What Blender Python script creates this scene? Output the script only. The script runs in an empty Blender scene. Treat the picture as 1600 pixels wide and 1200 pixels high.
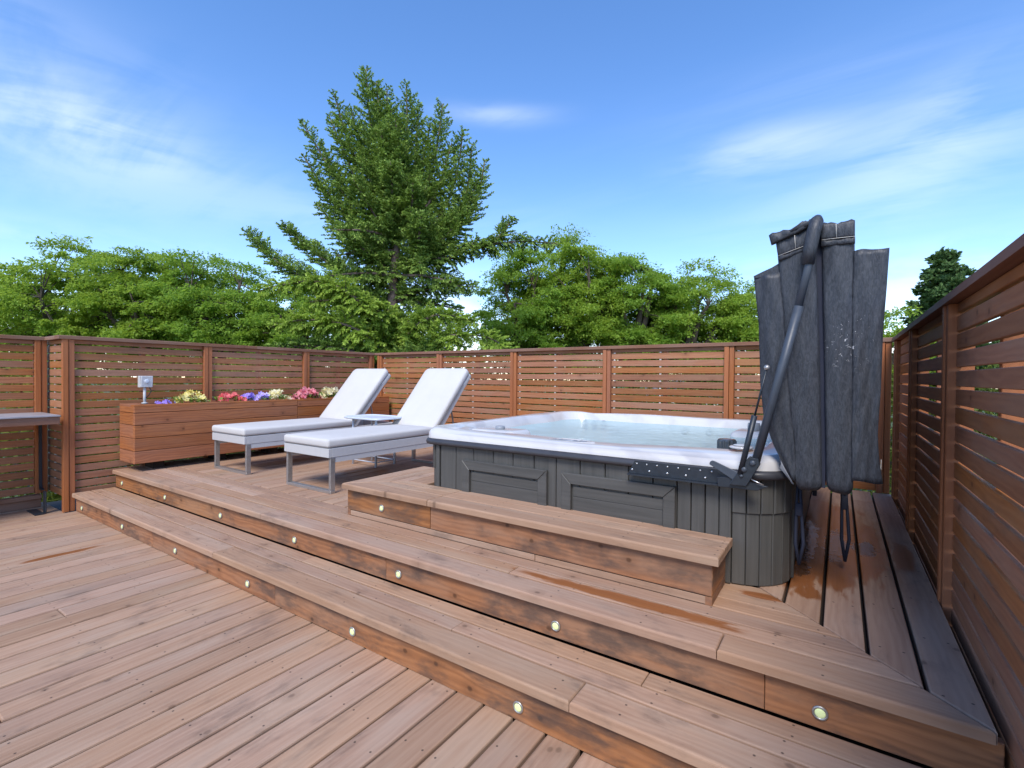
import bpy, bmesh, math, random
import numpy as np
from mathutils import Vector, Matrix

random.seed(7)
rng = np.random.default_rng(7)
S = bpy.context.scene
COL = S.collection

# ------------------------------------------------------------------ camera
cam_d = bpy.data.cameras.new('camera')
cam = bpy.data.objects.new('camera', cam_d)
COL.objects.link(cam)
cam_d.sensor_width = 36.0
cam_d.lens = 36.0 * 764.5 / 1600.0
cam_d.clip_start = 0.05
cam_d.clip_end = 2000
M = Matrix(((0.83089053, -0.01469344, 0.55624188, 0.0),
            (0.55637286, 0.00688939, -0.83090420, 0.0),
            (0.00837667, 0.99986831, 0.01389935, 1.3265),
            (0, 0, 0, 1)))
cam.matrix_world = M
S.camera = cam

# ------------------------------------------------------------------ sky, sun, exposure
SUN_EL, SUN_AZ = math.radians(50), math.radians(160)
CIRRUS = [(-1.38, 0.38, 0.22, 0.10, 0.26, -0.15), (-1.29, 0.355, 0.11, 0.035, 0.20, -0.1), (-0.625, 0.488, 0.10, 0.016, 0.22, 0.0), (-0.11, 0.396, 0.13, 0.035, 0.30, 0.03), (0.13, 0.375, 0.12, 0.070, 0.20, 0.25), (0.04, 0.30, 0.24, 0.07, 0.14, 0.1), (-0.9, 0.30, 0.35, 0.05, 0.12, 0.0), (1.2, 0.45, 0.5, 0.10, 0.5, 0.1), (2.6, 0.5, 0.6, 0.12, 0.5, 0.1), (-2.4, 0.42, 0.5, 0.10, 0.5, -0.1)]
w = bpy.data.worlds.new('World')
S.world = w
w.use_nodes = True
nt = w.node_tree
nt.nodes.clear()
def wn(t, **k):
    n = nt.nodes.new(t)
    for a, b in k.items():
        setattr(n, a, b)
    return n
def wl(a, b): nt.links.new(a, b)
wout = wn('ShaderNodeOutputWorld'); wbg = wn('ShaderNodeBackground')
sky = wn('ShaderNodeTexSky', sky_type='NISHITA', sun_disc=False)
sky.sun_elevation = SUN_EL
sky.sun_rotation = SUN_AZ
sky.altitude = 300; sky.air_density = 1.0; sky.dust_density = 0.15; sky.ozone_density = 2.5
tc = wn('ShaderNodeTexCoord')
sep = wn('ShaderNodeSeparateXYZ'); wl(tc.outputs['Generated'], sep.inputs[0])
def wm(op, a, b=None, c=None, clamp=False):
    n = wn('ShaderNodeMath', operation=op, use_clamp=clamp)
    for i, v in enumerate((a, b, c)):
        if v is None: continue
        if isinstance(v, (int, float)): n.inputs[i].default_value = v
        else: wl(v, n.inputs[i])
    return n.outputs[0]
zz = wm('MAXIMUM', sep.outputs[2], 0.0)
den = wm('ADD', zz, 0.16)
px_ = wm('DIVIDE', sep.outputs[0], den); py_ = wm('DIVIDE', sep.outputs[1], den)
cmb = wn('ShaderNodeCombineXYZ'); wl(px_, cmb.inputs[0]); wl(py_, cmb.inputs[1])
mp = wn('ShaderNodeMapping'); wl(cmb.outputs[0], mp.inputs[0])
mp.inputs['Location'].default_value = (1.35, 0.55, 0); mp.inputs['Rotation'].default_value = (0, 0, -0.55)
mp.inputs['Scale'].default_value = (0.42, 1.0, 1)
n1 = wn('ShaderNodeTexNoise'); n1.inputs['Scale'].default_value = 0.85; n1.inputs['Detail'].default_value = 5; n1.inputs['Roughness'].default_value = 0.5; n1.inputs['Distortion'].default_value = 0.25
wl(mp.outputs[0], n1.inputs['Vector'])
mp2 = wn('ShaderNodeMapping'); wl(cmb.outputs[0], mp2.inputs[0]); mp2.inputs['Rotation'].default_value = (0, 0, -0.4); mp2.inputs['Scale'].default_value = (0.5, 2.6, 1)
n2 = wn('ShaderNodeTexNoise'); n2.inputs['Scale'].default_value = 1.6; n2.inputs['Detail'].default_value = 6; n2.inputs['Roughness'].default_value = 0.6; n2.inputs['Distortion'].default_value = 0.6
wl(mp2.outputs[0], n2.inputs['Vector'])
def wramp(x, a, b):
    n = wn('ShaderNodeMapRange', interpolation_type='SMOOTHSTEP')
    wl(x, n.inputs[0]); n.inputs[1].default_value = a; n.inputs[2].default_value = b
    return n.outputs[0]
wisps = wm('MULTIPLY', wramp(n1.outputs[0], 0.46, 0.72), wramp(n2.outputs[0], 0.30, 0.68))
# low cumulus bank close to the horizon, all the way round
hz = wramp(sep.outputs[2], 0.26, 0.04)
n3 = wn('ShaderNodeTexNoise'); n3.inputs['Scale'].default_value = 5.0; n3.inputs['Detail'].default_value = 6; n3.inputs['Roughness'].default_value = 0.55
mp3 = wn('ShaderNodeMapping'); wl(tc.outputs['Generated'], mp3.inputs[0]); mp3.inputs['Scale'].default_value = (1, 1, 3.0)
wl(mp3.outputs[0], n3.inputs['Vector'])
bank = wm('MULTIPLY', hz, wramp(n3.outputs[0], 0.42, 0.62))
# thin cirrus streaks: soft patches in azimuth and elevation, combed by the streak noise
azi = wm('ARCTAN2', sep.outputs[0], sep.outputs[1]); ele = wm('ARCSINE', sep.outputs[2])
cmb4 = wn('ShaderNodeCombineXYZ'); wl(azi, cmb4.inputs[0]); wl(ele, cmb4.inputs[1])
mp4 = wn('ShaderNodeMapping'); wl(cmb4.outputs[0], mp4.inputs[0]); mp4.inputs['Rotation'].default_value = (0, 0, 0.16); mp4.inputs['Scale'].default_value = (2.2, 9.0, 1)
n4 = wn('ShaderNodeTexNoise'); n4.inputs['Scale'].default_value = 1.5; n4.inputs['Detail'].default_value = 5; n4.inputs['Roughness'].default_value = 0.55; n4.inputs['Distortion'].default_value = 0.5
wl(mp4.outputs[0], n4.inputs['Vector'])
n2.inputs['Detail'].default_value = 9
patches = None
for a0, e0, ra, re_, kk, sl in CIRRUS:
    da = wm('SUBTRACT', azi, a0); de = wm('SUBTRACT', wm('SUBTRACT', ele, e0), wm('MULTIPLY', da, sl))
    q = wm('ADD', wm('POWER', wm('MULTIPLY', da, 1 / ra), 2.0), wm('POWER', wm('ABSOLUTE', wm('MULTIPLY', de, 1 / re_)), 2.0))
    gq = wm('MULTIPLY', wm('POWER', 2.718, wm('MULTIPLY', q, -1.0)), kk)
    patches = gq if patches is None else wm('ADD', patches, gq)
cirrus = wm('MULTIPLY', patches, wramp(wm('ADD', wm('MULTIPLY', n4.outputs[0], 0.6), wm('MULTIPLY', n2.outputs[0], 0.4)), 0.34, 0.60), clamp=True)
cl = wm('MAXIMUM', wm('MAXIMUM', wm('MULTIPLY', wisps, 0.10), cirrus), wm('MULTIPLY', bank, 0.55), clamp=True)
hsv = wn('ShaderNodeHueSaturation'); hsv.inputs['Saturation'].default_value = 1.20; hsv.inputs['Value'].default_value = 0.90
wl(sky.outputs[0], hsv.inputs['Color'])
mixc = wn('ShaderNodeMix', data_type='RGBA')
mixc.inputs[7].default_value = (5.2, 5.5, 6.0, 1)
tint = wn('ShaderNodeMix', data_type='RGBA', blend_type='MULTIPLY'); tint.inputs[0].default_value = 1.0
tint.inputs[7].default_value = (1.14, 1.04, 1.10, 1); wl(hsv.outputs[0], tint.inputs[6])
wl(cl, mixc.inputs[0]); wl(tint.outputs[2], mixc.inputs[6])
wl(mixc.outputs[2], wbg.inputs['Color'])
wbg.inputs['Strength'].default_value = 0.15
wl(wbg.outputs[0], wout.inputs[0])

sd = bpy.data.lights.new('sun', 'SUN'); sd.energy = 2.1; sd.angle = math.radians(22); sd.color = (1.0, 0.94, 0.85)
sun = bpy.data.objects.new('sun', sd); COL.objects.link(sun)
sdir = Vector((math.sin(SUN_AZ) * math.cos(SUN_EL), math.cos(SUN_AZ) * math.cos(SUN_EL), math.sin(SUN_EL)))
sun.rotation_euler = sdir.to_track_quat('Z', 'Y').to_euler()
sun.location = (3, -3, 12)
vs = S.view_settings
vs.view_transform = 'Standard'; vs.look = 'None'; vs.gamma = 1.0; vs.use_curve_mapping = False
vs.exposure = 0.98

# ------------------------------------------------------------------ object helpers
def tag(o, label=None, cat=None, group=None, kind=None):
    if label: o['label'] = label
    if cat: o['category'] = cat
    if group: o['group'] = group
    if kind: o['kind'] = kind
    return o
def empty(name, loc=(0, 0, 0), label=None, cat=None, group=None, kind=None, rz=0):
    o = bpy.data.objects.new(name, None); COL.objects.link(o)
    o.location = loc; o.rotation_euler = (0, 0, rz); o.empty_display_size = 0.1
    return tag(o, label, cat, group, kind)
def link(name, me, mat=None, parent=None, matrix=None):
    o = bpy.data.objects.new(name, me); COL.objects.link(o)
    if mat is not None and len(me.materials) == 0: me.materials.append(mat)
    if parent is not None: o.parent = parent
    if matrix is None: matrix = Matrix.Identity(4)          # meshes are written in world coordinates
    o.matrix_basis = matrix if parent is None else world_of(parent).inverted() @ matrix
    return o
def world_of(o):
    m = o.matrix_basis.copy()
    return world_of(o.parent) @ m if o.parent else m
def frame(origin, X, Y):
    X = Vector(X).normalized(); Y = Vector(Y); Y = (Y - X * Y.dot(X)).normalized(); Z = X.cross(Y)
    m = Matrix((X, Y, Z)).transposed().to_4x4(); m.translation = Vector(origin)
    return m
def bm_obj(name, bm, mat=None, parent=None, matrix=None, smooth=False):
    me = bpy.data.meshes.new(name)
    bmesh.ops.recalc_face_normals(bm, faces=bm.faces)
    bm.to_mesh(me); bm.free()
    if smooth:
        me.polygons.foreach_set('use_smooth', [True] * len(me.polygons))
    return link(name, me, mat, parent, matrix)

_cache = {}
def prism_mesh(outline, T, c=0.003, seg=1, mat=None):
    """convex outline (x along the grain, y), top at z=0, bottom at z=-T, edges eased by c"""
    key = (tuple((round(a, 3), round(b, 3)) for a, b in outline), round(T, 4), c, seg, mat.name if mat else '')
    if key in _cache: return _cache[key]
    pts = [Vector((a, b)) for a, b in outline]
    area = sum(pts[i].x * pts[(i + 1) % len(pts)].y - pts[(i + 1) % len(pts)].x * pts[i].y for i in range(len(pts)))
    if area < 0: pts.reverse()
    n = len(pts)
    def inset(d):
        out = []
        for i in range(n):
            p0, p1, p2 = pts[i - 1], pts[i], pts[(i + 1) % n]
            e1 = (p1 - p0).normalized(); e2 = (p2 - p1).normalized()
            n1_ = Vector((-e1.y, e1.x)); n2_ = Vector((-e2.y, e2.x))
            k = n1_ + n2_
            if k.length < 1e-6: out.append(p1 + n1_ * d); continue
            k.normalize()
            out.append(p1 + k * (d / max(0.3, k.dot(n1_))))
        return out
    rings = [(0.0, -T), ]
    for s in range(seg + 1):
        a = s / seg * math.pi / 2
        if seg == 1: rings.append((c * s, -c + c * s))
        else: rings.append((c * (1 - math.cos(a)), -c + c * math.sin(a)))
    vs_, fs = [], []
    for d, z in rings:
        for p in inset(d): vs_.append((p.x, p.y, z))
    for r in range(len(rings) - 1):
        for i in range(n):
            j = (i + 1) % n
            fs.append((r * n + i, r * n + j, (r + 1) * n + j, (r + 1) * n + i))
    fs.append(tuple(range(n - 1, -1, -1)))
    k = (len(rings) - 1) * n
    fs.append(tuple(range(k, k + n)))
    me = bpy.data.meshes.new('board'); me.from_pydata(vs_, [], fs)
    if mat: me.materials.append(mat)
    _cache[key] = me
    return me
def board(name, p0, p1, W, T, mat, parent, up=(0, 0, 1), c=0.003, seg=1, off=0.0):
    """board whose centre line runs p0..p1 on its outer face; up = outward normal of that face"""
    p0 = Vector(p0); p1 = Vector(p1); X = (p1 - p0); L = X.length; X.normalize()
    Z = Vector(up).normalized(); Y = Z.cross(X)
    me = prism_mesh([(-L / 2, -W / 2), (L / 2, -W / 2), (L / 2, W / 2), (-L / 2, W / 2)], T, c, seg, mat)
    return link(name, me, mat, parent, frame((p0 + p1) / 2, X, Y))
def poly_board(name, pts, z, T, along, mat, parent, c=0.003, seg=1):
    """flat board with a polygon outline given in world XY, grain direction 'along' (0 = X, 1 = Y)"""
    cx = sum(p[0] for p in pts) / len(pts); cy = sum(p[1] for p in pts) / len(pts)
    if along == 0: X, Y = (1, 0, 0), (0, 1, 0); loc = [(p[0] - cx, p[1] - cy) for p in pts]
    else: X, Y = (0, 1, 0), (-1, 0, 0); loc = [(p[1] - cy, -(p[0] - cx)) for p in pts]
    me = prism_mesh(loc, T, c, seg, mat)
    return link(name, me, mat, parent, frame((cx, cy, z), X, Y))

def add_box(bm, lo, hi):
    lo = Vector(lo); hi = Vector(hi); c = (lo + hi) / 2; s = hi - lo
    r = bmesh.ops.create_cube(bm, size=1.0, matrix=Matrix.Translation(c) @ Matrix.Diagonal((s.x, s.y, s.z, 1)))
    return r['verts']
def box_obj(name, lo, hi, mat, parent=None, bevel=0.003, seg=1, matrix=None):
    bm = bmesh.new(); add_box(bm, lo, hi)
    if bevel: bmesh.ops.bevel(bm, geom=list(bm.edges), offset=bevel, segments=seg, affect='EDGES', profile=0.5)
    return bm_obj(name, bm, mat, parent, matrix, smooth=seg > 1)
def tube_bm(bm, pts, radii, n=10, cap=True):
    pts = [Vector(p) for p in pts]
    if isinstance(radii, (int, float)): radii = [radii] * len(pts)
    rings = []
    prev = None
    for i, p in enumerate(pts):
        t = (pts[min(i + 1, len(pts) - 1)] - pts[max(i - 1, 0)]).normalized()
        a = prev if prev is not None else (Vector((0, 0, 1)) if abs(t.z) < 0.9 else Vector((1, 0, 0)))
        u = (a - t * a.dot(t)).normalized(); v = t.cross(u); prev = u
        rings.append([bm.verts.new(p + (u * math.cos(q) + v * math.sin(q)) * radii[i]) for q in [2 * math.pi * k / n for k in range(n)]])
    for a, b in zip(rings, rings[1:]):
        for k in range(n):
            bm.faces.new((a[k], a[(k + 1) % n], b[(k + 1) % n], b[k]))
    if cap:
        bm.faces.new(rings[0][::-1]); bm.faces.new(rings[-1])
def tube(name, pts, r, mat, parent=None, n=10):
    bm = bmesh.new(); tube_bm(bm, pts, r, n)
    return bm_obj(name, bm, mat, parent, smooth=True)
def lathe(name, prof, centre, mat, parent=None, n=24, axis=(0, 0, 1), smooth=True):
    bm = bmesh.new(); rings = []
    for r, z in prof:
        rings.append([bm.verts.new((r * math.cos(2 * math.pi * k / n), r * math.sin(2 * math.pi * k / n), z)) for k in range(n)])
    for a, b in zip(rings, rings[1:]):
        for k in range(n): bm.faces.new((a[k], a[(k + 1) % n], b[(k + 1) % n], b[k]))
    bm.faces.new(rings[0][::-1]); bm.faces.new(rings[-1])
    q = Vector(axis).to_track_quat('Z', 'Y').to_matrix().to_4x4(); q.translation = Vector(centre)
    return bm_obj(name, bm, mat, parent, q, smooth)
def plate(name, outline, y0, y1, mat, parent=None, bevel=0.002):
    """outline in (x, z), extruded from y0 to y1"""
    bm = bmesh.new()
    a = [bm.verts.new((x, y0, z)) for x, z in outline]; b = [bm.verts.new((x, y1, z)) for x, z in outline]
    n = len(a)
    bm.faces.new(a); bm.faces.new(b[::-1])
    for i in range(n): bm.faces.new((a[i], b[i], b[(i + 1) % n], a[(i + 1) % n]))
    bmesh.ops.recalc_face_normals(bm, faces=bm.faces)
    if bevel: bmesh.ops.bevel(bm, geom=list(bm.edges), offset=bevel, segments=1, affect='EDGES')
    return bm_obj(name, bm, mat, parent)

# ------------------------------------------------------------------ material helpers
class NB:
    def __init__(s, name):
        s.m = bpy.data.materials.new(name); s.m.use_nodes = True; s.t = s.m.node_tree
        s.p = s.t.nodes['Principled BSDF']; s.o = s.t.nodes['Material Output']
    def n(s, t, **k):
        x = s.t.nodes.new(t)
        for a, b in k.items(): setattr(x, a, b)
        return x
    def l(s, a, b): s.t.links.new(a, b)
    def math(s, op, a, b=None, c=None, clamp=False):
        x = s.n('ShaderNodeMath', operation=op, use_clamp=clamp)
        for i, v in enumerate((a, b, c)):
            if v is None: continue
            if isinstance(v, (int, float)): x.inputs[i].default_value = v
            else: s.l(v, x.inputs[i])
        return x.outputs[0]
    def vmath(s, op, a, b=None):
        x = s.n('ShaderNodeVectorMath', operation=op)
        for i, v in enumerate((a, b)):
            if v is None: continue
            if isinstance(v, (tuple, list)): x.inputs[i].default_value = v
            else: s.l(v, x.inputs[i])
        return x.outputs[0]
    def noise(s, vec, scale, detail=4, rough=0.55, dist=0.0):
        x = s.n('ShaderNodeTexNoise'); x.inputs['Scale'].default_value = scale; x.inputs['Detail'].default_value = detail
        x.inputs['Roughness'].default_value = rough; x.inputs['Distortion'].default_value = dist
        if vec is not None: s.l(vec, x.inputs['Vector'])
        return x.outputs[0]
    def rng(s, v, a, b, c=0.0, d=1.0, smooth=False):
        x = s.n('ShaderNodeMapRange', interpolation_type='SMOOTHSTEP' if smooth else 'LINEAR')
        s.l(v, x.inputs[0])
        for i, q in enumerate((a, b, c, d)): x.inputs[i + 1].default_value = q
        return x.outputs[0]
    def mix(s, f, a, b, blend='MIX'):
        x = s.n('ShaderNodeMix', data_type='RGBA', blend_type=blend)
        for i, v in ((0, f), (6, a), (7, b)):
            if isinstance(v, (int, float)): x.inputs[i].default_value = v
            elif isinstance(v, (tuple, list)): x.inputs[i].default_value = tuple(v) + ((1,) if len(v) == 3 else ())
            else: s.l(v, x.inputs[i])
        return x.outputs[2]
    def bump(s, h, strength, dist=0.002):
        x = s.n('ShaderNodeBump'); x.inputs['Strength'].default_value = strength; x.inputs['Distance'].default_value = dist
        s.l(h, x.inputs['Height']); s.l(x.outputs[0], s.p.inputs['Normal'])

def ellmask(b, pos, ells, nz):
    """world-space patches (cx, cy, rx, ry, edge)"""
    sp = b.n('ShaderNodeSeparateXYZ'); b.l(pos, sp.inputs[0])
    out = None
    for cx, cy, rx, ry in ells:
        dx = b.math('MULTIPLY', b.math('SUBTRACT', sp.outputs[0], cx), 1 / rx)
        dy = b.math('MULTIPLY', b.math('SUBTRACT', sp.outputs[1], cy), 1 / ry)
        d = b.math('SQRT', b.math('ADD', b.math('MULTIPLY', dx, dx), b.math('MULTIPLY', dy, dy)))
        d = b.math('ADD', d, nz)
        k = b.rng(d, 1.18, 0.78, smooth=True)
        out = k if out is None else b.math('MAXIMUM', out, k)
    return out

def wood(name, light, dark, grey, greyamt=0.5, knots=1.0, rough=0.75, screws=False, blot=0.35, wets=None, puds=None, ring=0.5, var=0.22, hv=0.005, kth=0.86, bth=0.50, wetcol=(0.30, 0.095, 0.020)):
    b = NB(name)
    co = b.n('ShaderNodeTexCoord').outputs['Object']; oi = b.n('ShaderNodeObjectInfo'); r = oi.outputs['Random']
    off = b.n('ShaderNodeCombineXYZ')
    b.l(b.math('MULTIPLY', r, 57.0), off.inputs[0]); b.l(b.math('MULTIPLY', r, 23.0), off.inputs[1]); b.l(b.math('MULTIPLY', r, 11.0), off.inputs[2])
    P = b.vmath('ADD', co, off.outputs[0])
    P1 = b.vmath('MULTIPLY', P, (1.0, 16.0, 16.0))
    P2 = b.vmath('MULTIPLY', P, (2.5, 90.0, 90.0))
    g1 = b.noise(P1, 1.0, 5, 0.6, 0.3); g2 = b.noise(P2, 1.3, 3, 0.6)
    wv = b.n('ShaderNodeTexWave', wave_type='BANDS', bands_direction='Y'); wv.inputs['Scale'].default_value = 11.0; wv.inputs['Distortion'].default_value = 12.0
    wv.inputs['Detail'].default_value = 3; wv.inputs['Detail Scale'].default_value = 0.8; wv.inputs['Detail Roughness'].default_value = 0.55
    b.l(b.vmath('MULTIPLY', P, (0.22, 1.0, 1.0)), wv.inputs['Vector'])
    g = b.math('ADD', b.math('MULTIPLY', g1, 0.6), b.math('ADD', b.math('MULTIPLY', g2, 0.4), b.math('MULTIPLY', wv.outputs['Fac'], ring * 0.35)))
    gf = b.rng(g, 0.30, 0.86 + ring * 0.1, 0, 1)
    col = b.mix(gf, light, dark)
    # greyed, sun bleached patches along the grain
    wgn = b.noise(b.vmath('MULTIPLY', P, (0.9, 4.0, 4.0)), 1.4, 4, 0.6)
    col = b.mix(b.math('MULTIPLY', b.rng(wgn, 0.42, 0.66, smooth=True), greyamt), col, grey)
    # per board value and hue
    hs = b.n('ShaderNodeHueSaturation')
    r2 = b.math('FRACT', b.math('MULTIPLY', r, 17.31)); r3 = b.math('FRACT', b.math('MULTIPLY', r, 41.7))
    b.l(b.math('ADD', b.math('MULTIPLY', r2, var * 2), 1.0 - var), hs.inputs['Value'])
    b.l(b.math('ADD', b.math('MULTIPLY', r3, hv), 0.5 - hv / 2), hs.inputs['Hue'])
    b.l(b.math('ADD', b.math('MULTIPLY', r3, var * 1.2), 1.0 - var * 0.6), hs.inputs['Saturation'])
    b.l(col, hs.inputs['Color']); col = hs.outputs[0]
    # knots
    vo = b.n('ShaderNodeTexVoronoi', voronoi_dimensions='2D'); vo.inputs['Scale'].default_value = 7.0
    b.l(b.vmath('ADD', b.vmath('MULTIPLY', P, (0.8, 1.0, 1.0)), (0, 0, 0)), vo.inputs['Vector'])
    sc = b.n('ShaderNodeSeparateColor'); b.l(vo.outputs['Color'], sc.inputs[0])
    kd = b.math('ADD', vo.outputs['Distance'], b.math('MULTIPLY', g2, 0.05))
    has = b.math('GREATER_THAN', sc.outputs[0], kth)
    k = b.math('MULTIPLY', b.rng(kd, 0.13, 0.06, smooth=True), has)
    halo = b.math('MULTIPLY', b.rng(kd, 0.40, 0.12, smooth=True), has)
    col = b.mix(b.math('MULTIPLY', halo, 0.30 * knots), col, tuple(c * 0.55 for c in dark))
    col = b.mix(b.math('MULTIPLY', k, 0.75 * knots), col, tuple(c * 0.28 for c in dark))
    # dark blotches of weather and mildew
    pos = b.n('ShaderNodeNewGeometry').outputs['Position']
    bl = b.math('ADD', b.math('MULTIPLY', b.noise(b.vmath('MULTIPLY', P, (1.6, 4.5, 4.5)), 1.5, 6, 0.68, 0.4), 0.65), b.math('MULTIPLY', b.noise(pos, 1.6, 5, 0.6, 0.4), 0.35))
    bl2 = b.noise(b.vmath('MULTIPLY', P, (6.0, 14, 14)), 1.0, 4, 0.6)
    bm_ = b.math('MULTIPLY', b.rng(bl, bth, bth + 0.16, smooth=True), b.rng(bl2, 0.33, 0.60, smooth=True))
    col = b.mix(b.math('MULTIPLY', bm_, blot), col, (0.055, 0.045, 0.042))
    if screws:
        sp = b.n('ShaderNodeSeparateXYZ'); b.l(co, sp.inputs[0])
        xm = b.math('SUBTRACT', b.math('MODULO', b.math('ADD', sp.outputs[0], 40.0), 0.406), 0.203)
        ym = b.math('SUBTRACT', b.math('ABSOLUTE', sp.outputs[1]), 0.042 if screws is True else screws)
        d = b.math('SQRT', b.math('ADD', b.math('MULTIPLY', xm, xm), b.math('MULTIPLY', ym, ym)))
        col = b.mix(b.math('MULTIPLY', b.rng(d, 0.0055, 0.003), 0.8), col, (0.03, 0.022, 0.018))
    rf = b.rng(g1, 0.3, 0.7, rough - 0.08, rough + 0.08)
    if wets:
        nz = b.math('MULTIPLY', b.math('SUBTRACT', b.noise(b.vmath('MULTIPLY', P, (5.0, 22.0, 22.0)), 1.0, 5, 0.6, 0.6), 0.5), 1.6)
        m = ellmask(b, pos, wets, nz)
        col = b.mix(b.math('MULTIPLY', m, 0.88), col, b.mix(g1, wetcol, tuple(c * 0.45 for c in wetcol)))
        rf = b.math('SUBTRACT', rf, b.math('MULTIPLY', m, 0.42))
        if puds:
            nz2 = b.math('MULTIPLY', b.math('SUBTRACT', b.noise(pos, 11.0, 5, 0.65, 0.9), 0.5), 2.2)
            m2 = ellmask(b, pos, puds, nz2)
            col = b.mix(b.math('MULTIPLY', m2, 0.7), col, (0.03, 0.022, 0.018))
            rf = b.math('SUBTRACT', rf, b.math('MULTIPLY', m2, 0.34), clamp=True)
            m = b.math('MAXIMUM', m, m2)
            x = b.n('ShaderNodeBump')
            x.inputs['Strength'].default_value = 0.5
            x.inputs['Distance'].default_value = 0.0022; b.l(b.math('ADD', b.math('MULTIPLY', g, b.math('SUBTRACT', 1.0, m2)), b.math('MULTIPLY', b.noise(pos, 26.0, 3, 0.6, 1.2), b.math('MULTIPLY', m2, 1.1))), x.inputs['Height']); b.l(x.outputs[0], b.p.inputs['Normal'])
        else:
            b.bump(g, 0.6, 0.0015)
    else:
        b.bump(b.math('ADD', g, b.math('MULTIPLY', k, -0.3)), 0.6, 0.0015)
    b.l(col, b.p.inputs['Base Color']); b.l(rf, b.p.inputs['Roughness'])
    b.p.inputs['Specular IOR Level'].default_value = 0.35
    return b.m

def plain(name, col, rough=0.5, metal=0.0, var=0.06, scale=30.0, bump=0.0, bumpscale=200.0, spec=0.5, obj=True):
    b = NB(name)
    c = b.n('ShaderNodeTexCoord').outputs['Object'] if obj else b.n('ShaderNodeNewGeometry').outputs['Position']
    nz = b.noise(c, scale, 4, 0.6)
    k = b.mix(b.rng(nz, 0.3, 0.7), tuple(x * (1 - var) for x in col), tuple(min(1, x * (1 + var)) for x in col))
    b.l(k, b.p.inputs['Base Color'])
    b.l(b.rng(nz, 0.3, 0.7, max(0.02, rough - 0.06), rough + 0.06), b.p.inputs['Roughness'])
    b.p.inputs['Metallic'].default_value = metal
    b.p.inputs['Specular IOR Level'].default_value = spec
    if bump: b.bump(b.noise(c, bumpscale, 3, 0.6), bump, 0.002)
    return b.m

DL, DD, DG = (0.43, 0.278, 0.190), (0.27, 0.152, 0.095), (0.40, 0.30, 0.225)
WETS_UP = [(-0.78, 2.05, 0.50, 0.043), (-0.16, 2.90, 0.10, 0.35), (-0.01, 2.95, 0.10, 0.30), (-0.28, 2.43, 0.085, 0.035), (-0.11, 2.59, 0.06, 0.07),
           (0.31, 3.42, 0.045, 0.26), (0.0, 3.55, 0.24, 0.75), (-3.95, 3.28, 0.22, 0.22), (-0.1, 4.3, 0.2, 0.3)]
PUDS = [(-0.15, 3.45, 0.055, 0.40), (-0.01, 3.45, 0.055, 0.32), (0.13, 3.46, 0.06, 0.13), (-0.15, 2.9, 0.04, 0.10)]
M_deck = wood('weathered_deck_wood', DL, DD, DG, 0.45, 0.6, 0.8, screws=True, blot=0.42, ring=0.35, var=0.11, wets=[(-4.72, 1.14, 0.035, 0.24)])
M_tread = wood('weathered_tread_wood', (0.43, 0.272, 0.180), (0.28, 0.160, 0.098), DG, 0.40, 0.7, 0.8, screws=0.030, blot=0.50, ring=0.45, var=0.09)
M_updeck = wood('weathered_upper_deck_wood', (0.42, 0.262, 0.172), (0.27, 0.150, 0.093), DG, 0.38, 0.7, 0.8, screws=0.034, blot=0.45, ring=0.4, var=0.10, wets=WETS_UP, puds=PUDS)
M_riser = wood('stained_riser_wood', (0.38, 0.165, 0.070), (0.22, 0.090, 0.038), (0.30, 0.180, 0.115), 0.55, 1.0, 0.62, screws=False, blot=0.72, ring=0.9, var=0.08, hv=0.004, kth=0.66, bth=0.44)
M_fence = wood('stained_fence_wood', (0.39, 0.162, 0.070), (0.27, 0.100, 0.043), (0.33, 0.190, 0.115), 0.45, 0.8, 0.62, blot=0.30, ring=0.7, var=0.16, hv=0.006)
M_post = wood('stained_post_wood', (0.42, 0.155, 0.062), (0.29, 0.095, 0.036), (0.28, 0.14, 0.09), 0.25, 0.3, 0.6, blot=0.15, ring=0.5, var=0.08, hv=0.004)
M_cap = wood('fence_cap_wood', (0.25, 0.115, 0.068), (0.17, 0.075, 0.042), (0.25, 0.165, 0.125), 0.55, 0.3, 0.65, blot=0.25, var=0.08)
M_planter = wood('planter_wood', (0.44, 0.165, 0.062), (0.24, 0.08, 0.033), (0.29, 0.14, 0.085), 0.40, 0.8, 0.6, blot=0.18, ring=0.8, var=0.10, hv=0.005)
M_under = plain('dark_joist_wood', (0.025, 0.016, 0.012), 0.9)
def shell_mat():
    b = NB('pearl_acrylic')
    pos = b.n('ShaderNodeNewGeometry').outputs['Position']
    wv = b.n('ShaderNodeTexWave', wave_type='BANDS', bands_direction='DIAGONAL'); wv.inputs['Scale'].default_value = 1.6; wv.inputs['Distortion'].default_value = 9.0
    wv.inputs['Detail'].default_value = 4; wv.inputs['Detail Scale'].default_value = 0.9; b.l(pos, wv.inputs['Vector'])
    n_ = b.noise(pos, 3.0, 5, 0.6, 0.8)
    c = b.mix(b.math('MULTIPLY', b.rng(wv.outputs['Fac'], 0.35, 0.9, smooth=True), b.rng(n_, 0.35, 0.65)), (0.56, 0.55, 0.545), (0.46, 0.45, 0.46))
    b.l(c, b.p.inputs['Base Color']); b.p.inputs['Roughness'].default_value = 0.14
    return b.m
M_shell = shell_mat()
M_lip = plain('dark_rim_plastic', (0.040, 0.040, 0.047), 0.38, var=0.1, scale=12)
M_blacksteel = plain('dark_coated_steel', (0.018, 0.024, 0.034), 0.42, var=0.15, scale=40)
M_arm = plain('slate_aluminium', (0.050, 0.062, 0.082), 0.45, 0.0, var=0.1)
M_steel = plain('brushed_steel', (0.40, 0.39, 0.38), 0.36, 0.7, var=0.12, scale=60)
M_screw = plain('bright_screw', (0.72, 0.72, 0.72), 0.3, 0.9)
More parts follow.
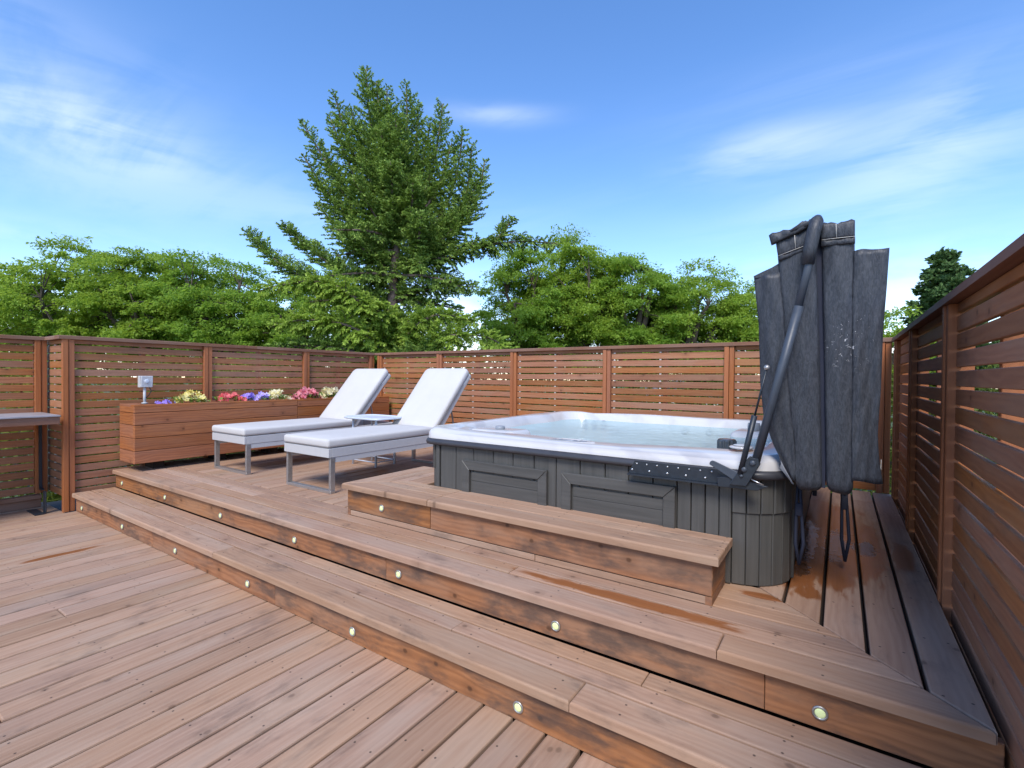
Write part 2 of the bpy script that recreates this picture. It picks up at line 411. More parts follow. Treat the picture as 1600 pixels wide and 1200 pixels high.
M_whiteframe = plain('white_powder_coat', (0.48, 0.475, 0.475), 0.45, var=0.03)
M_cushion = plain('white_cushion_fabric', (0.53, 0.515, 0.50), 0.88, var=0.03, scale=5, bump=0.25, bumpscale=700, spec=0.2)
M_piping = plain('grey_piping', (0.25, 0.26, 0.28), 0.8)
M_tablewhite = plain('pale_table_metal', (0.55, 0.60, 0.68), 0.4, var=0.03)
M_greyplastic = plain('grey_plastic', (0.25, 0.27, 0.30), 0.4, var=0.08)
M_lightgrey = plain('outlet_plastic', (0.52, 0.53, 0.54), 0.45, var=0.05)
M_soil = plain('planter_soil', (0.045, 0.028, 0.018), 0.95, var=0.5, scale=40, bump=0.8, bumpscale=60)
M_gap = plain('pale_matte', (0.62, 0.6, 0.56), 0.6)
M_shelf = plain('grey_counter_top', (0.30, 0.29, 0.31), 0.45, var=0.15, scale=9)
M_bark = plain('bark', (0.085, 0.065, 0.05), 0.95, var=0.5, scale=8, bump=0.9, bumpscale=25, obj=False)
M_sprucebark = plain('spruce_bark', (0.15, 0.11, 0.095), 0.95, var=0.5, scale=7, bump=0.9, bumpscale=25, obj=False)
M_grass = plain('lawn', (0.055, 0.095, 0.022), 0.95, var=0.4, scale=1.5, obj=False)
M_stucco = plain('pale_siding', (0.62, 0.61, 0.58), 0.8, var=0.06)
M_roof = plain('grey_shingle', (0.14, 0.13, 0.13), 0.9, var=0.25, scale=4)
M_slab = plain('roof_membrane', (0.06, 0.06, 0.06), 0.9)
M_glassdark = plain('window_pane', (0.05, 0.06, 0.07), 0.1)

def cabinet_mat():
    b = NB('grey_cabinet_plank')
    co = b.n('ShaderNodeTexCoord').outputs['Object']; r = b.n('ShaderNodeObjectInfo').outputs['Random']
    off = b.n('ShaderNodeCombineXYZ'); b.l(b.math('MULTIPLY', r, 31.0), off.inputs[0]); b.l(b.math('MULTIPLY', r, 13.0), off.inputs[2])
    P = b.vmath('ADD', co, off.outputs[0])
    g = b.noise(b.vmath('MULTIPLY', P, (2.0, 70, 70)), 1.0, 4, 0.6)
    g2 = b.noise(b.vmath('MULTIPLY', P, (1.0, 8, 8)), 1.0, 3, 0.5)
    c = b.mix(b.rng(g, 0.3, 0.7), (0.052, 0.051, 0.048), (0.080, 0.078, 0.073))
    c = b.mix(b.math('MULTIPLY', b.rng(g2, 0.45, 0.7), 0.30), c, (0.125, 0.121, 0.115))
    b.l(c, b.p.inputs['Base Color']); b.p.inputs['Roughness'].default_value = 0.5
    b.bump(g, 0.35, 0.001)
    return b.m
M_cab = cabinet_mat()
def vinyl_mat(name, a, c2):
    b = NB(name)
    pos = b.n('ShaderNodeTexCoord').outputs['Object']
    f = b.noise(b.vmath('MULTIPLY', pos, (160, 160, 45)), 1.0, 3, 0.7, 0.8)
    g = b.noise(b.vmath('MULTIPLY', pos, (2.5, 2.5, 1.2)), 1.0, 4, 0.6, 0.5)
    c = b.mix(b.rng(f, 0.40, 0.62), a, c2)
    c = b.mix(b.math('MULTIPLY', b.rng(g, 0.50, 0.80, smooth=True), 0.22), c, tuple(x * 1.7 for x in c2))
    # pale scuffs where the skin has chipped
    sp = b.n('ShaderNodeSeparateXYZ'); b.l(pos, sp.inputs[0])
    dx = b.math('MULTIPLY', b.math('SUBTRACT', sp.outputs[0], 0.035), 9.0); dz = b.math('MULTIPLY', b.math('SUBTRACT', sp.outputs[2], 1.50), 6.5)
    d = b.math('SQRT', b.math('ADD', b.math('MULTIPLY', dx, dx), b.math('MULTIPLY', dz, dz)))
    chip = b.math('MULTIPLY', b.rng(d, 1.0, 0.3), b.math('GREATER_THAN', b.noise(b.vmath('MULTIPLY', pos, (1, 1, 1.3)), 48.0, 3, 0.6, 1.0), 0.66))
    c = b.mix(b.math('MULTIPLY', chip, 0.8), c, (0.6, 0.6, 0.62))
    b.l(c, b.p.inputs['Base Color']); b.p.inputs['Roughness'].default_value = 0.5
    b.p.inputs['Specular IOR Level'].default_value = 0.45
    b.bump(b.math('ADD', f, b.math('MULTIPLY', g, 3.0)), 0.5, 0.003)
    return b.m
M_vinyl = vinyl_mat('slate_vinyl', (0.022, 0.026, 0.034), (0.048, 0.053, 0.066))
M_strap = plain('navy_strap', (0.012, 0.016, 0.035), 0.8)

def leaf_mat(name, dark, light, tr=0.35, tip=None):
    b = NB(name)
    pos = b.n('ShaderNodeNewGeometry').outputs['Position']
    a = b.noise(pos, 1.3, 3, 0.6); f = b.noise(pos, 14.0, 2, 0.6)
    k = b.math('ADD', b.math('MULTIPLY', b.rng(a, 0.35, 0.65), 0.55), b.math('MULTIPLY', b.rng(f, 0.3, 0.7), 0.45))
    c = b.mix(k, dark, light)
    if tip:
        at = b.n('ShaderNodeAttribute', attribute_name='growth')
        c = b.mix(b.math('MULTIPLY', at.outputs['Fac'], 0.8), c, tip)
    b.l(c, b.p.inputs['Base Color']); b.p.inputs['Roughness'].default_value = 0.6; b.p.inputs['Specular IOR Level'].default_value = 0.25
    t = b.n('ShaderNodeBsdfTranslucent'); b.l(b.mix(0.35, c, (light[0] * 1.6, light[1] * 1.5, light[2] * 0.8)), t.inputs[0])
    m = b.n('ShaderNodeMixShader'); m.inputs[0].default_value = tr
    b.l(b.p.outputs[0], m.inputs[1]); b.l(t.outputs[0], m.inputs[2]); b.l(m.outputs[0], b.o.inputs[0])
    return b.m
M_leafA = leaf_mat('elm_leaves', (0.17, 0.29, 0.03), (0.36, 0.50, 0.08), 0.5)
M_leafB = leaf_mat('ash_leaves', (0.14, 0.26, 0.03), (0.31, 0.47, 0.075), 0.5)
M_needle = leaf_mat('spruce_needles', (0.075, 0.15, 0.03), (0.22, 0.34, 0.06), 0.25, tip=(0.46, 0.62, 0.14))
M_needle2 = leaf_mat('young_spruce_needles', (0.16, 0.27, 0.035), (0.34, 0.48, 0.07), 0.4, tip=(0.56, 0.70, 0.14))
M_needleF = leaf_mat('far_spruce_needles', (0.05, 0.11, 0.04), (0.12, 0.21, 0.07), 0.2, tip=(0.18, 0.28, 0.09))

def water_mat():
    b = NB('tub_water')
    pos = b.n('ShaderNodeNewGeometry').outputs['Position']
    tr = b.n('ShaderNodeBsdfTransparent'); tr.inputs[0].default_value = (0.84, 0.95, 0.96, 1)
    df = b.n('ShaderNodeBsdfDiffuse'); df.inputs[0].default_value = (0.60, 0.82, 0.84, 1)
    m0 = b.n('ShaderNodeMixShader'); m0.inputs[0].default_value = 0.50
    b.l(tr.outputs[0], m0.inputs[1]); b.l(df.outputs[0], m0.inputs[2])
    gl = b.n('ShaderNodeBsdfGlossy'); gl.inputs['Roughness'].default_value = 0.06
    fr = b.n('ShaderNodeFresnel'); fr.inputs[0].default_value = 1.33
    bu = b.n('ShaderNodeBump'); bu.inputs['Strength'].default_value = 0.6; bu.inputs['Distance'].default_value = 0.012
    b.l(b.noise(pos, 9.0, 3, 0.55, 0.4), bu.inputs['Height']); b.l(bu.outputs[0], gl.inputs['Normal']); b.l(bu.outputs[0], fr.inputs['Normal'])
    m = b.n('ShaderNodeMixShader'); b.l(b.math('MULTIPLY', fr.outputs[0], 0.32), m.inputs[0]); b.l(m0.outputs[0], m.inputs[1]); b.l(gl.outputs[0], m.inputs[2])
    b.l(m.outputs[0], b.o.inputs[0])
    return b.m
M_water = water_mat()
def lens_mat():
    b = NB('step_light_lens'); b.p.inputs['Base Color'].default_value = (0.66, 0.74, 0.36, 1); b.p.inputs['Roughness'].default_value = 0.25
    b.p.inputs['Emission Color'].default_value = (0.85, 1.0, 0.55, 1); b.p.inputs['Emission Strength'].default_value = 0.10
    return b.m
M_lens = lens_mat()

# ================================================================== SETTING
Z1, Z2 = 0.179, 0.358
NY1, RY1, NY2, RY2 = 1.543, 1.573, 1.857, 1.887
XL, XR = -6.12, 0.378
YB = 5.23

g = bmesh.new()
bmesh.ops.create_grid(g, x_segments=2, y_segments=2, size=400)
ground = bm_obj('ground', g, M_grass); ground.location = (0, 0, -3.2); tag(ground, kind='structure')
slab = box_obj('roof_slab', (-7.1, -2.4, -3.19), (0.62, 5.6, -0.07), M_slab, bevel=0); tag(slab, kind='structure')

def jig(a=0.0012): return random.uniform(-a, a)
# lower deck -------------------------------------------------------
low = empty('lower_deck', (-3, 0, 0), kind='structure')
pitch = 0.145
x = 0.415
i = 0
while x > -6.75:
    xc = x - pitch / 2
    y_end = RY1 + 0.01 if xc > XL else 1.50
    cuts = [-2.3]
    if i % 3 == 0: cuts.append(random.choice([-0.9, -0.35, 0.05, 0.455, 0.86]) + random.uniform(-0.01, 0.01))
    cuts = sorted(cuts) + [y_end]
    for a, b_ in zip(cuts, cuts[1:]):
        if b_ - a < 0.12: continue
        z = jig()
        board('deck_board', (xc + jig(), a + 0.0015, z), (xc + jig(), b_ - 0.0015, z), pitch - 0.0125 + jig(0.0018), 0.036, M_deck, low, c=0.007, seg=2)
    x -= pitch; i += 1

# steps ------------------------------------------------------------
def step_light(parent, x, y, z):
    s = lathe('step_light', [(0.0235, 0.0), (0.0235, 0.004), (0.021, 0.0062), (0.0165, 0.0062), (0.016, 0.004), (0.012, 0.004)], (x, y, z), M_steel, parent, 24, (0, -1, 0))
    l = lathe('lens', [(0.0155, 0.0), (0.0155, 0.0052), (0.012, 0.0068), (0.004, 0.0074)], (0, 0, 0), M_lens, None, 20, (0, 0, 1))
    l.parent = s; l.matrix_basis = Matrix.Identity(4)
st = empty('lower_step', (-3, 1.7, 0), kind='structure')
def run(name, x0, x1, yc, z, W, T, mat, parent, cuts, up=(0, 0, 1), c=0.004, seg=2):
    xs = [x0] + sorted(cuts) + [x1]
    for a, b_ in zip(xs, xs[1:]):
        j = jig()
        if up == (0, 0, 1): board(name, (a + 0.0015, yc, z + j), (b_ - 0.0015, yc, z + j), W, T, mat, parent, up, c, seg)
        else: board(name, (a + 0.001, yc + j, z), (b_ - 0.001, yc + j, z), W, T, mat, parent, up, c, seg)
run('riser_board', XL + 0.02, XR + 0.02, RY1, 0.0695, 0.136, 0.03, M_riser, st, [-4.35, -2.685, -1.995 + 0.0, 0.1], up=(0, -1, 0), c=0.002, seg=1)
run('nosing_board', XL + 0.02, XR + 0.02, NY1 + 0.069, Z1, 0.138, 0.037, M_tread, st, [-3.35, -0.779], c=0.009, seg=3)
run('tread_board', XL + 0.02, XR + 0.02, 1.7315, Z1, 0.087, 0.036, M_tread, st, [-4.1, -1.45])
run('tread_board', XL + 0.02, XR + 0.02, 1.830, Z1, 0.092, 0.036, M_tread, st, [-4.9, -2.75, -0.6])
for k in range(7): step_light(st, -5.925 + 0.983 * k, RY1 - 0.001, 0.056)
box_obj('step_frame', (XL + 0.03, RY1 + 0.035, -0.06), (XR + 0.015, 2.2, Z1 - 0.045), M_under, st, bevel=0)

up_ = empty('upper_deck', (-3, 3.5, Z1), kind='structure')
run('riser_board', XL + 0.02, XR + 0.02, RY2, Z1 + 0.070, 0.134, 0.03, M_riser, up_, [-3.95, -2.107, -0.20 + 0.0], up=(0, -1, 0), c=0.002, seg=1)
for k in range(7): step_light(up_, -5.935 + 0.983 * k, RY2 - 0.001, Z1 + 0.057)
# mitre line: from (XR, 1.857) at 45 degrees up-left
def mx(y): return XR - (y - NY2) * 1.0
def border(y0, y1, cuts, nose=False, xs0=XL + 0.02):
    xs = [xs0] + sorted(cuts) + [None]
    for a, b_ in zip(xs, xs[1:]):
        z = Z2 + jig(0.0008)
        if b_ is not None:
            pts = [(a + .0015, y0), (b_ - .0015, y0), (b_ - .0015, y1), (a + .0015, y1)]
        else:
            pts = [(a + .0015, y0), (mx(y0) - .005, y0), (mx(y1) - .005, y1), (a + .0015, y1)]
        poly_board('deck_board', pts, z, 0.037, 0, M_updeck, up_, c=0.009 if nose else 0.004, seg=3 if nose else 2)
border(NY2, 1.994, [-3.35, -0.352], True)
border(2.003, 2.097, [-4.75, -1.35])
border(2.106, 2.202, [-3.9, -1.75])
border(2.211, 2.307, [-5.0, -2.5])
border(2.314, 2.414, [-1.1], xs0=-2.29)
border(2.419, 2.52, [-1.6], xs0=-2.29)
for k in range(7): run('deck_board', -2.29, -0.345, 4.53 + 0.1 * k, Z2, 0.094, 0.037, M_updeck, up_, [-1.2])
box_obj('deck_frame', (XL + 0.02, 2.21, Z1 - 0.04), (XR - 0.012, YB, Z2 - 0.045), M_under, up_, bevel=0)
# boards that run away from the camera along the right fence, mitred against the border
gx = [XR, 0.236, 0.092, -0.052, -0.196, -0.34]
for a, b_ in zip(gx, gx[1:]):
    x1, x0 = a - 0.001, b_ + 0.013
    ya, yb = NY2 + (XR - x1) + 0.003, NY2 + (XR - x0) + 0.003
    cut = random.uniform(3.6, 4.9) if b_ < 0.3 else None
    z = Z2 + jig(0.001)
    if cut:
        poly_board('deck_board', [(x1, ya), (x1, cut - .002), (x0, cut - .002), (x0, yb)], z, 0.037, 1, M_updeck, up_, c=0.005, seg=2)
        poly_board('deck_board', [(x1, cut + .002), (x1, YB + 0.02), (x0, YB + 0.02), (x0, cut + .002)], Z2 + jig(0.001), 0.037, 1, M_updeck, up_, c=0.005, seg=2)
# main field of boards under the loungers
x = -2.30; i = 0
while x > XL + 0.03:
    x0 = max(x - 0.1345, XL + 0.005)
    cuts = [2.416]
    if i % 3 == 0: cuts.append(random.uniform(2.9, 4.6))
    cuts += [YB + 0.02]
    cuts[0] = 2.3135
    for a, b_ in zip(cuts, cuts[1:]):
        poly_board('deck_board', [(x, a + .0015), (x, b_ - .0015), (x0, b_ - .0015), (x0, a + .0015)], Z2 + 0.0 + jig(0.001), 0.037, 1, M_updeck, up_, c=0.004, seg=2)
    x -= 0.145; i += 1

# ================================================================== FENCES
CZ = 1.690
GAPZ = [1.608 - 0.0777 * k for k in range(22)]
def fence(label, p0, p1, inward, posts, zbase, joined=False, dots=False, zpost=None, cap_ext=(0.0, 0.0), group='slatted timber fences round the deck', studs=True, toprows=22, pdepth=0.088):
    """p0..p1: line of the inner post faces; inward: unit normal to the deck; posts: distances along"""
    P0 = Vector((p0[0], p0[1], 0)); P1 = Vector((p1[0], p1[1], 0)); D = (P1 - P0); L = D.length; D.normalize()
    N = Vector((inward[0], inward[1], 0))
    f = empty('slat_fence', P0, label, 'fence', group)
    zpost = zbase if zpost is None else zpost
    # posts: pair of boards with a groove between them
    for s_ in posts:
        for q, (o, d) in enumerate(((-0.0235, 0.0), (0.0235, -0.007))):
            c = P0 + D * (s_ + o) + N * d
            board('post', (c.x, c.y, zpost), (c.x, c.y, CZ - 0.0365), 0.043, pdepth, M_post, f, up=N, c=0.003)
    # cap rail
    a = P0 - D * cap_ext[0] - N * 0.062; b_ = P0 + D * (L + cap_ext[1]) - N * 0.062
    cuts = [0] + ([0.5] if L > 3 else []) + [1]
    for u, v in zip(cuts, cuts[1:]):
        q0 = a.lerp(b_, u); q1 = a.lerp(b_, v)
        board('cap_rail', (q0.x, q0.y, CZ), (q1.x, q1.y, CZ), 0.14, 0.035, M_cap, f, c=0.004)
    edges = [0.0] + list(posts) + [L]
    bays = [(u + (0.046 if u in posts else 0), v - (0.046 if v in posts else 0)) for u, v in zip(edges, edges[1:]) if v - u > 0.12]
    dotbm = bmesh.new()
    for u, v in bays:
        top = 1.6535
        for k in range(toprows):
            bot = GAPZ[k] + 0.0065
            if bot < zbase: break
            zc = (top + bot) / 2 + random.uniform(-.0012, .0012); tilt = random.uniform(-.0018, .0018)
            q0 = P0 + D * (u + .001) - N * 0.036; q1 = P0 + D * (v - .001) - N * 0.036
            board('slat', (q0.x, q0.y, zc - tilt), (q1.x, q1.y, zc + tilt), top - bot, 0.018, M_fence, f, up=N, c=0.0025)
            if dots:
                for sx in (u + 0.035, (u + v) / 2 - 0.045):
                    if sx < v:
                        c = P0 + D * sx - N * 0.047
                        e = D * 0.010 + N * 0.006
                        lo = Vector((min(c.x - abs(e.x), c.x + abs(e.x)), min(c.y - abs(e.y), c.y + abs(e.y)), GAPZ[k] - 0.0055)); hi = Vector((max(c.x - abs(e.x), c.x + abs(e.x)), max(c.y - abs(e.y), c.y + abs(e.y)), GAPZ[k] + 0.0055))
                        add_box(dotbm, lo, hi)
            top = GAPZ[k] - 0.0065
        if studs and v - u > 0.5:
            c = P0 + D * ((u + v) / 2) - N * 0.057
            board('back_stud', (c.x, c.y, zbase), (c.x, c.y, 1.652), 0.038, 0.06, M_post, f, up=N, c=0.002)
    if len(dotbm.verts):
        o = bm_obj('gap_dots', dotbm, M_gap, f); o['kind'] = 'stuff'  # small pale blocks set in the gaps between slats
    else: dotbm.free()
    return f
lf_ = fence('brown slatted fence behind the flower planter and loungers, left side of the deck', (XL, 1.485), (XL, YB), (1, 0), [0.045, 1.29, 2.56, 3.70], 0.12, zpost=0.0, cap_ext=(0.03, 0.0), pdepth=0.045)
fence('long brown slatted fence across the far side behind the hot tub', (XL, YB), (XR - 0.006, YB), (0, -1), [0.10, 1.355, 2.630, 3.910, 5.205, 6.44], 0.36, dots=True, cap_ext=(0.128, 0.12))
fence('tall brown slatted fence in the right foreground beside the hot tub cover', (XR - 0.004, YB - 0.0), (XR - 0.004, -0.6), (-1, 0), [0.10, 1.155, 2.41, 3.67, 4.93], 0.06, cap_ext=(-0.008, 0.0))
fence('slatted fence behind the grey counter at the left edge of the picture', (-6.6, -1.6), (-6.6, 1.485), (1, 0), [0.5, 1.77, 3.04], 0.13, cap_ext=(0.0, -0.002), dots=True)
fence('narrow slatted return panel joining the counter fence to the planter fence', (-6.72, 1.470), (XL - 0.046, 1.470), (0, -1), [], 0.10, zpost=0.0, cap_ext=(-0.13, 0.0), dots=True, studs=False)
for f_ in [o for o in COL.objects if o.name.startswith('slat_fence') and 'grey counter' in o.get('label', '')]:
    board('bottom_rail', (-6.598, -1.6, 0.125), (-6.598, 1.43, 0.125), 0.085, 0.038, M_cap, f_, c=0.003)
    board('bottom_rail', (-6.575, -1.6, 0.043), (-6.575, 1.43, 0.043), 0.080, 0.03, M_cap, f_, up=(1, 0, 0), c=0.003)

# ================================================================== COUNTER SHELF
ct = empty('counter_shelf', (-6.3, 0, 0.9), 'grey topped counter shelf along the left edge fence on dark steel brackets', 'counter')
box_obj('counter_top', (-6.598, -1.5, 0.926), (-6.0, 1.44, 0.940), M_shelf, ct, 0.002)

board('fascia', (-6.018, -1.5, 0.890), (-6.018, 1.44, 0.890), 0.070, 0.036, M_cap, ct, up=(1, 0, 0), c=0.003)
for yy in (1.425, 0.1, -1.2):
    bm = bmesh.new(); add_box(bm, (-6.585, yy - 0.012, 0.17), (-6.570, yy + 0.012, 0.922)); add_box(bm, (-6.568, yy - 0.012, 0.905), (-6.07, yy + 0.012, 0.918))
    add_box(bm, (-6.568, yy - 0.012, 0.175), (-6.50, yy + 0.012, 0.190))
    bm_obj('bracket', bm, M_blacksteel, ct)
bk = empty('post_bracket', (-6.25, 1.38, 0), 'dark steel angle bracket bolted at the foot of the corner fence post', 'bracket')
box_obj('foot_plate', (-6.46, 1.30, 0.002), (-6.19, 1.37, 0.012), M_blacksteel, bk, 0.002)
box_obj('upright_plate', (-6.27, 1.375, 0.002), (-6.205, 1.387, 0.21), M_blacksteel, bk, 0.002)

# ================================================================== PLANTERS
def planter(label, y0, y1, joints, endface):
    p = empty('planter_box', (-5.93, (y0 + y1) / 2, joints[-1]), label, 'planter', 'cedar planters along the left fence')
    xf = -5.735
    for a, b_ in zip(joints, joints[1:]):
        board('side_board', (xf + jig(), y0 + .001, (a + b_) / 2), (xf + jig(), y1 - .001, (a + b_) / 2), a - b_ - 0.005, 0.03, M_planter, p, up=(1, 0, 0), c=0.003)
        if endface:
            board('end_board', (XL + 0.012, y0, (a + b_) / 2), (xf - 0.031, y0, (a + b_) / 2), a - b_ - 0.005, 0.03, M_planter, p, up=(0, -1, 0), c=0.003)
    t = joints[0]
    board('rim_board', (xf - 0.045, y0, t + 0.018), (xf - 0.045, y1 - 0.002, t + 0.018), 0.088, 0.02, M_planter, p, c=0.003)
    board('rim_board', (XL + 0.04, y0, t + 0.018), (XL + 0.04, y1 - 0.002, t + 0.018), 0.06, 0.02, M_planter, p, c=0.003)
    if endface: board('rim_board', (XL + 0.072, y0 + 0.045, t + 0.0175), (xf - 0.091, y0 + 0.045, t + 0.0175), 0.088, 0.02, M_planter, p, c=0.003)
    so = box_obj('soil', (XL + 0.03, y0 + 0.04, joints[-1] + 0.02), (xf - 0.034, y1 - 0.005, t - 0.02), M_soil, p, 0); so['kind'] = 'stuff'
    for yy in (y0 + 0.25, (y0 + y1) / 2, y1 - 0.25):
        box_obj('foot_block', (-6.05, yy - 0.05, Z2 + 0.001), (-5.85, yy + 0.05, joints[-1] + 0.0), M_under, p, 0)
planter('long brown cedar planter nearest the steps holding a grey outlet and flowers', 1.921, 3.658, [1.004, 0.941, 0.820, 0.690, 0.562, 0.438], True)
planter('far brown cedar planter behind the reclined loungers, ending in the fence corner', 3.662, YB - 0.04, [1.000, 0.926, 0.806, 0.680, 0.560, 0.438], False)

# electrical outlet on a conduit
ob = empty('outlet_post', (-6.0, 2.105, 1.022), 'grey weatherproof outlet box on a short conduit rising from the near planter', 'outlet')
tube('conduit', [(-6.0, 2.100, 0.99), (-6.0, 2.100, 1.20)], 0.013, M_lightgrey, ob)
lathe('conduit_flange', [(0.03, 0), (0.03, 0.006), (0.016, 0.01)], (-6.0, 2.100, 1.0225), M_lightgrey, ob, 16)
bx = box_obj('outlet_box', (-6.03, 2.05, 1.188), (-5.985, 2.160, 1.308), M_lightgrey, ob, 0.003, 1)
bm = bmesh.new(); add_box(bm, (-0.006, -0.052, -0.058), (0.012, 0.052, 0.058)); bmesh.ops.bevel(bm, geom=list(bm.edges), offset=0.003, segments=1, affect='EDGES')
bm_obj('cover_lid', bm, plain('outlet_lid', (0.55, 0.56, 0.58), 0.4), ob, Matrix.Translation((-5.972, 2.108, 1.250)) @ Matrix.Rotation(0.10, 4, 'Y'))
lathe('lid_window', [(0.022, 0), (0.022, 0.004), (0.018, 0.006)], (-5.9595, 2.106, 1.252), M_tablewhite, ob, 20, (1, 0, 0))
tube('cable', [(-5.995, 2.14, 1.19), (-5.985, 2.155, 1.15), (-5.99, 2.135, 1.11), (-5.995, 2.112, 1.08)], 0.004, M_blacksteel, ob, 6)

# flowers
def petal_mat(name, c1, c2, core):
    b = NB(name); at = b.n('ShaderNodeAttribute', attribute_name='growth')
    nz = b.noise(b.n('ShaderNodeNewGeometry').outputs['Position'], 18.0, 2)
    c = b.mix(b.rng(nz, 0.35, 0.65), c1, c2); c = b.mix(b.rng(at.outputs['Fac'], 0.35, 0.0), c, core)
    b.l(c, b.p.inputs['Base Color']); b.p.inputs['Roughness'].default_value = 0.7
    t = b.n('ShaderNodeBsdfTranslucent'); b.l(c, t.inputs[0]); m = b.n('ShaderNodeMixShader'); m.inputs[0].default_value = 0.3
    b.l(b.p.outputs[0], m.inputs[1]); b.l(t.outputs[0], m.inputs[2]); b.l(m.outputs[0], b.o.inputs[0])
    return b.m
def growth_attr(me, vals):
    a = me.attributes.new('growth', 'FLOAT', 'POINT'); a.data.foreach_set('value', np.asarray(vals, dtype=np.float32))
def flowers(label, y0, y1, top, n, size, mat, x0=-5.97, x1=-5.80, zb=1.02, leaves=True):
    cy_, hy = (y0 + y1) / 2, (y1 - y0) / 2
    f = empty('flower_bunch', ((x0 + x1) / 2, cy_, zb), label, 'flowers', 'bunches of flowers in the planters')
    V, F_, G = [], [], []
    heads = []
    for _ in range(n):
        t = random.uniform(-1, 1); u = random.uniform(-1, 1)
        h = max(0.02, (1 - t * t * 0.75 - u * u * 0.3))
        heads.append(Vector(((x0 + x1) / 2 + u * (x1 - x0) / 2, cy_ + t * hy, zb + (top + .015 - zb) * h * random.uniform(0.5, 1.05) - size * 0.3)))
    for c in heads:
        d = Vector((random.uniform(-0.2, 1.0), random.uniform(-0.8, 0.8), random.uniform(0.1, 1))).normalized()
        a = d.orthogonal().normalized(); e = d.cross(a); np_ = random.choice((5, 6, 7)); s = size * random.uniform(0.85, 1.4)
        for k in range(np_):
            q = 2 * math.pi * k / np_ + random.uniform(-.2, .2); r = a * math.cos(q) + e * math.sin(q); t2 = d.cross(r)
            cup = random.uniform(0.1, 0.5)
            i0 = len(V)
            for (rr, ww, hh, gg) in ((0.0, 0.0, 0, 0), (0.32, -0.22, .1, .5), (0.32, 0.22, .1, .5), (0.72, -0.26, .22, .8), (0.72, 0.26, .22, .8), (1.0, 0.0, cup, 1)):
                V.append(c + r * rr * s + t2 * ww * s + d * hh * s); G.append(gg)
            F_ += [(i0, i0 + 1, i0 + 2), (i0 + 1, i0 + 3, i0 + 4, i0 + 2), (i0 + 3, i0 + 5, i0 + 4)]
    me = bpy.data.meshes.new('blossoms'); me.from_pydata(V, [], F_); growth_attr(me, G); o = link('blossoms', me, mat, f); o['kind'] = 'stuff'
    if leaves:
        V, F_ = [], []
        for _ in range(n * 2):
            c = Vector((random.uniform(x0, x1), cy_ + random.uniform(-1, 1) * hy, zb + random.uniform(-0.02, 0.35) * (top - zb)))
            d = Vector((random.uniform(-1, 1), random.uniform(-1, 1), random.uniform(0.1, 1))).normalized(); e = d.orthogonal().normalized(); s = size * 1.2; i0 = len(V)
            V += [c, c + d * s * .5 + e * s * .2, c + d * s, c + d * s * .5 - e * s * .2]; F_.append((i0, i0 + 1, i0 + 2, i0 + 3))
        me = bpy.data.meshes.new('foliage'); me.from_pydata(V, [], F_); growth_attr(me, [0] * len(V)); o = link('foliage', me, M_needle, f); o['kind'] = 'stuff'
PW = petal_mat('purple_petals', (0.28, 0.16, 0.72), (0.50, 0.40, 0.86), (0.12, 0.05, 0.35))
PLV = petal_mat('lavender_petals', (0.42, 0.30, 0.80), (0.75, 0.70, 0.92), (0.2, 0.1, 0.5))
PY = petal_mat('yellow_petals', (0.78, 0.66, 0.13), (0.86, 0.82, 0.46), (0.28, 0.16, 0.03))
PCR = petal_mat('cream_petals', (0.78, 0.70, 0.32), (0.86, 0.82, 0.62), (0.5, 0.38, 0.08))
PR = petal_mat('red_petals', (0.62, 0.05, 0.06), (0.80, 0.20, 0.20), (0.25, 0.01, 0.02))
PP = petal_mat('pink_petals', (0.74, 0.13, 0.20), (0.84, 0.40, 0.42), (0.35, 0.03, 0.06))
flowers('pair of small purple blossoms beside the grey outlet box', 2.17, 2.33, 1.045, 10, 0.024, PW, leaves=False)
flowers('big yellow and cream flower bunch next to the outlet box', 2.36, 2.64, 1.135, 42, 0.036, PY)
flowers('red flower bunch in the middle of the near planter', 2.75, 3.05, 1.105, 38, 0.034, PR)
flowers('deep purple flower bunch between the red and the lavender flowers', 3.04, 3.17, 1.110, 26, 0.030, PW)
flowers('lavender flower bunch between the purple and the cream flowers', 3.18, 3.36, 1.100, 28, 0.030, PLV)
flowers('pale cream yellow flower bunch behind the near lounger foot, at the planter joint', 3.36, 3.60, 1.125, 36, 0.034, PCR)
flowers('pink and coral flower bunch on the far planter', 3.72, 4.06, 1.150, 44, 0.040, PP)
flowers('yellow flower bunch half hidden by the far lounger backrest', 4.10, 4.40, 1.165, 38, 0.042, PCR)

# ================================================================== LOUNGERS
def smooth_box(name, lo, hi, r, seg, mat, parent, matrix=None, cuts=0, puff=0.0):
    bm = bmesh.new(); add_box(bm, lo, hi)
    bmesh.ops.bevel(bm, geom=list(bm.edges), offset=r, segments=seg, affect='EDGES', profile=0.5)
    if puff:
        big = [f_ for f_ in bm.faces if f_.calc_area() > 0.05]
        bmesh.ops.subdivide_edges(bm, edges=list({e for f_ in big for e in f_.edges}), cuts=6, use_grid_fill=True)
        lo = Vector(lo); hi = Vector(hi)
        for v in bm.verts:
            fx = (v.co.x - lo.x) / (hi.x - lo.x); fy = (v.co.y - lo.y) / (hi.y - lo.y)
            k = max(0, math.sin(math.pi * min(1, max(0, fx)))) ** .6 * max(0, math.sin(math.pi * min(1, max(0, fy)))) ** .4
            if v.co.z > (lo.z + hi.z) / 2: v.co.z += puff * k
    return bm_obj(name, bm, mat, parent, matrix, True)
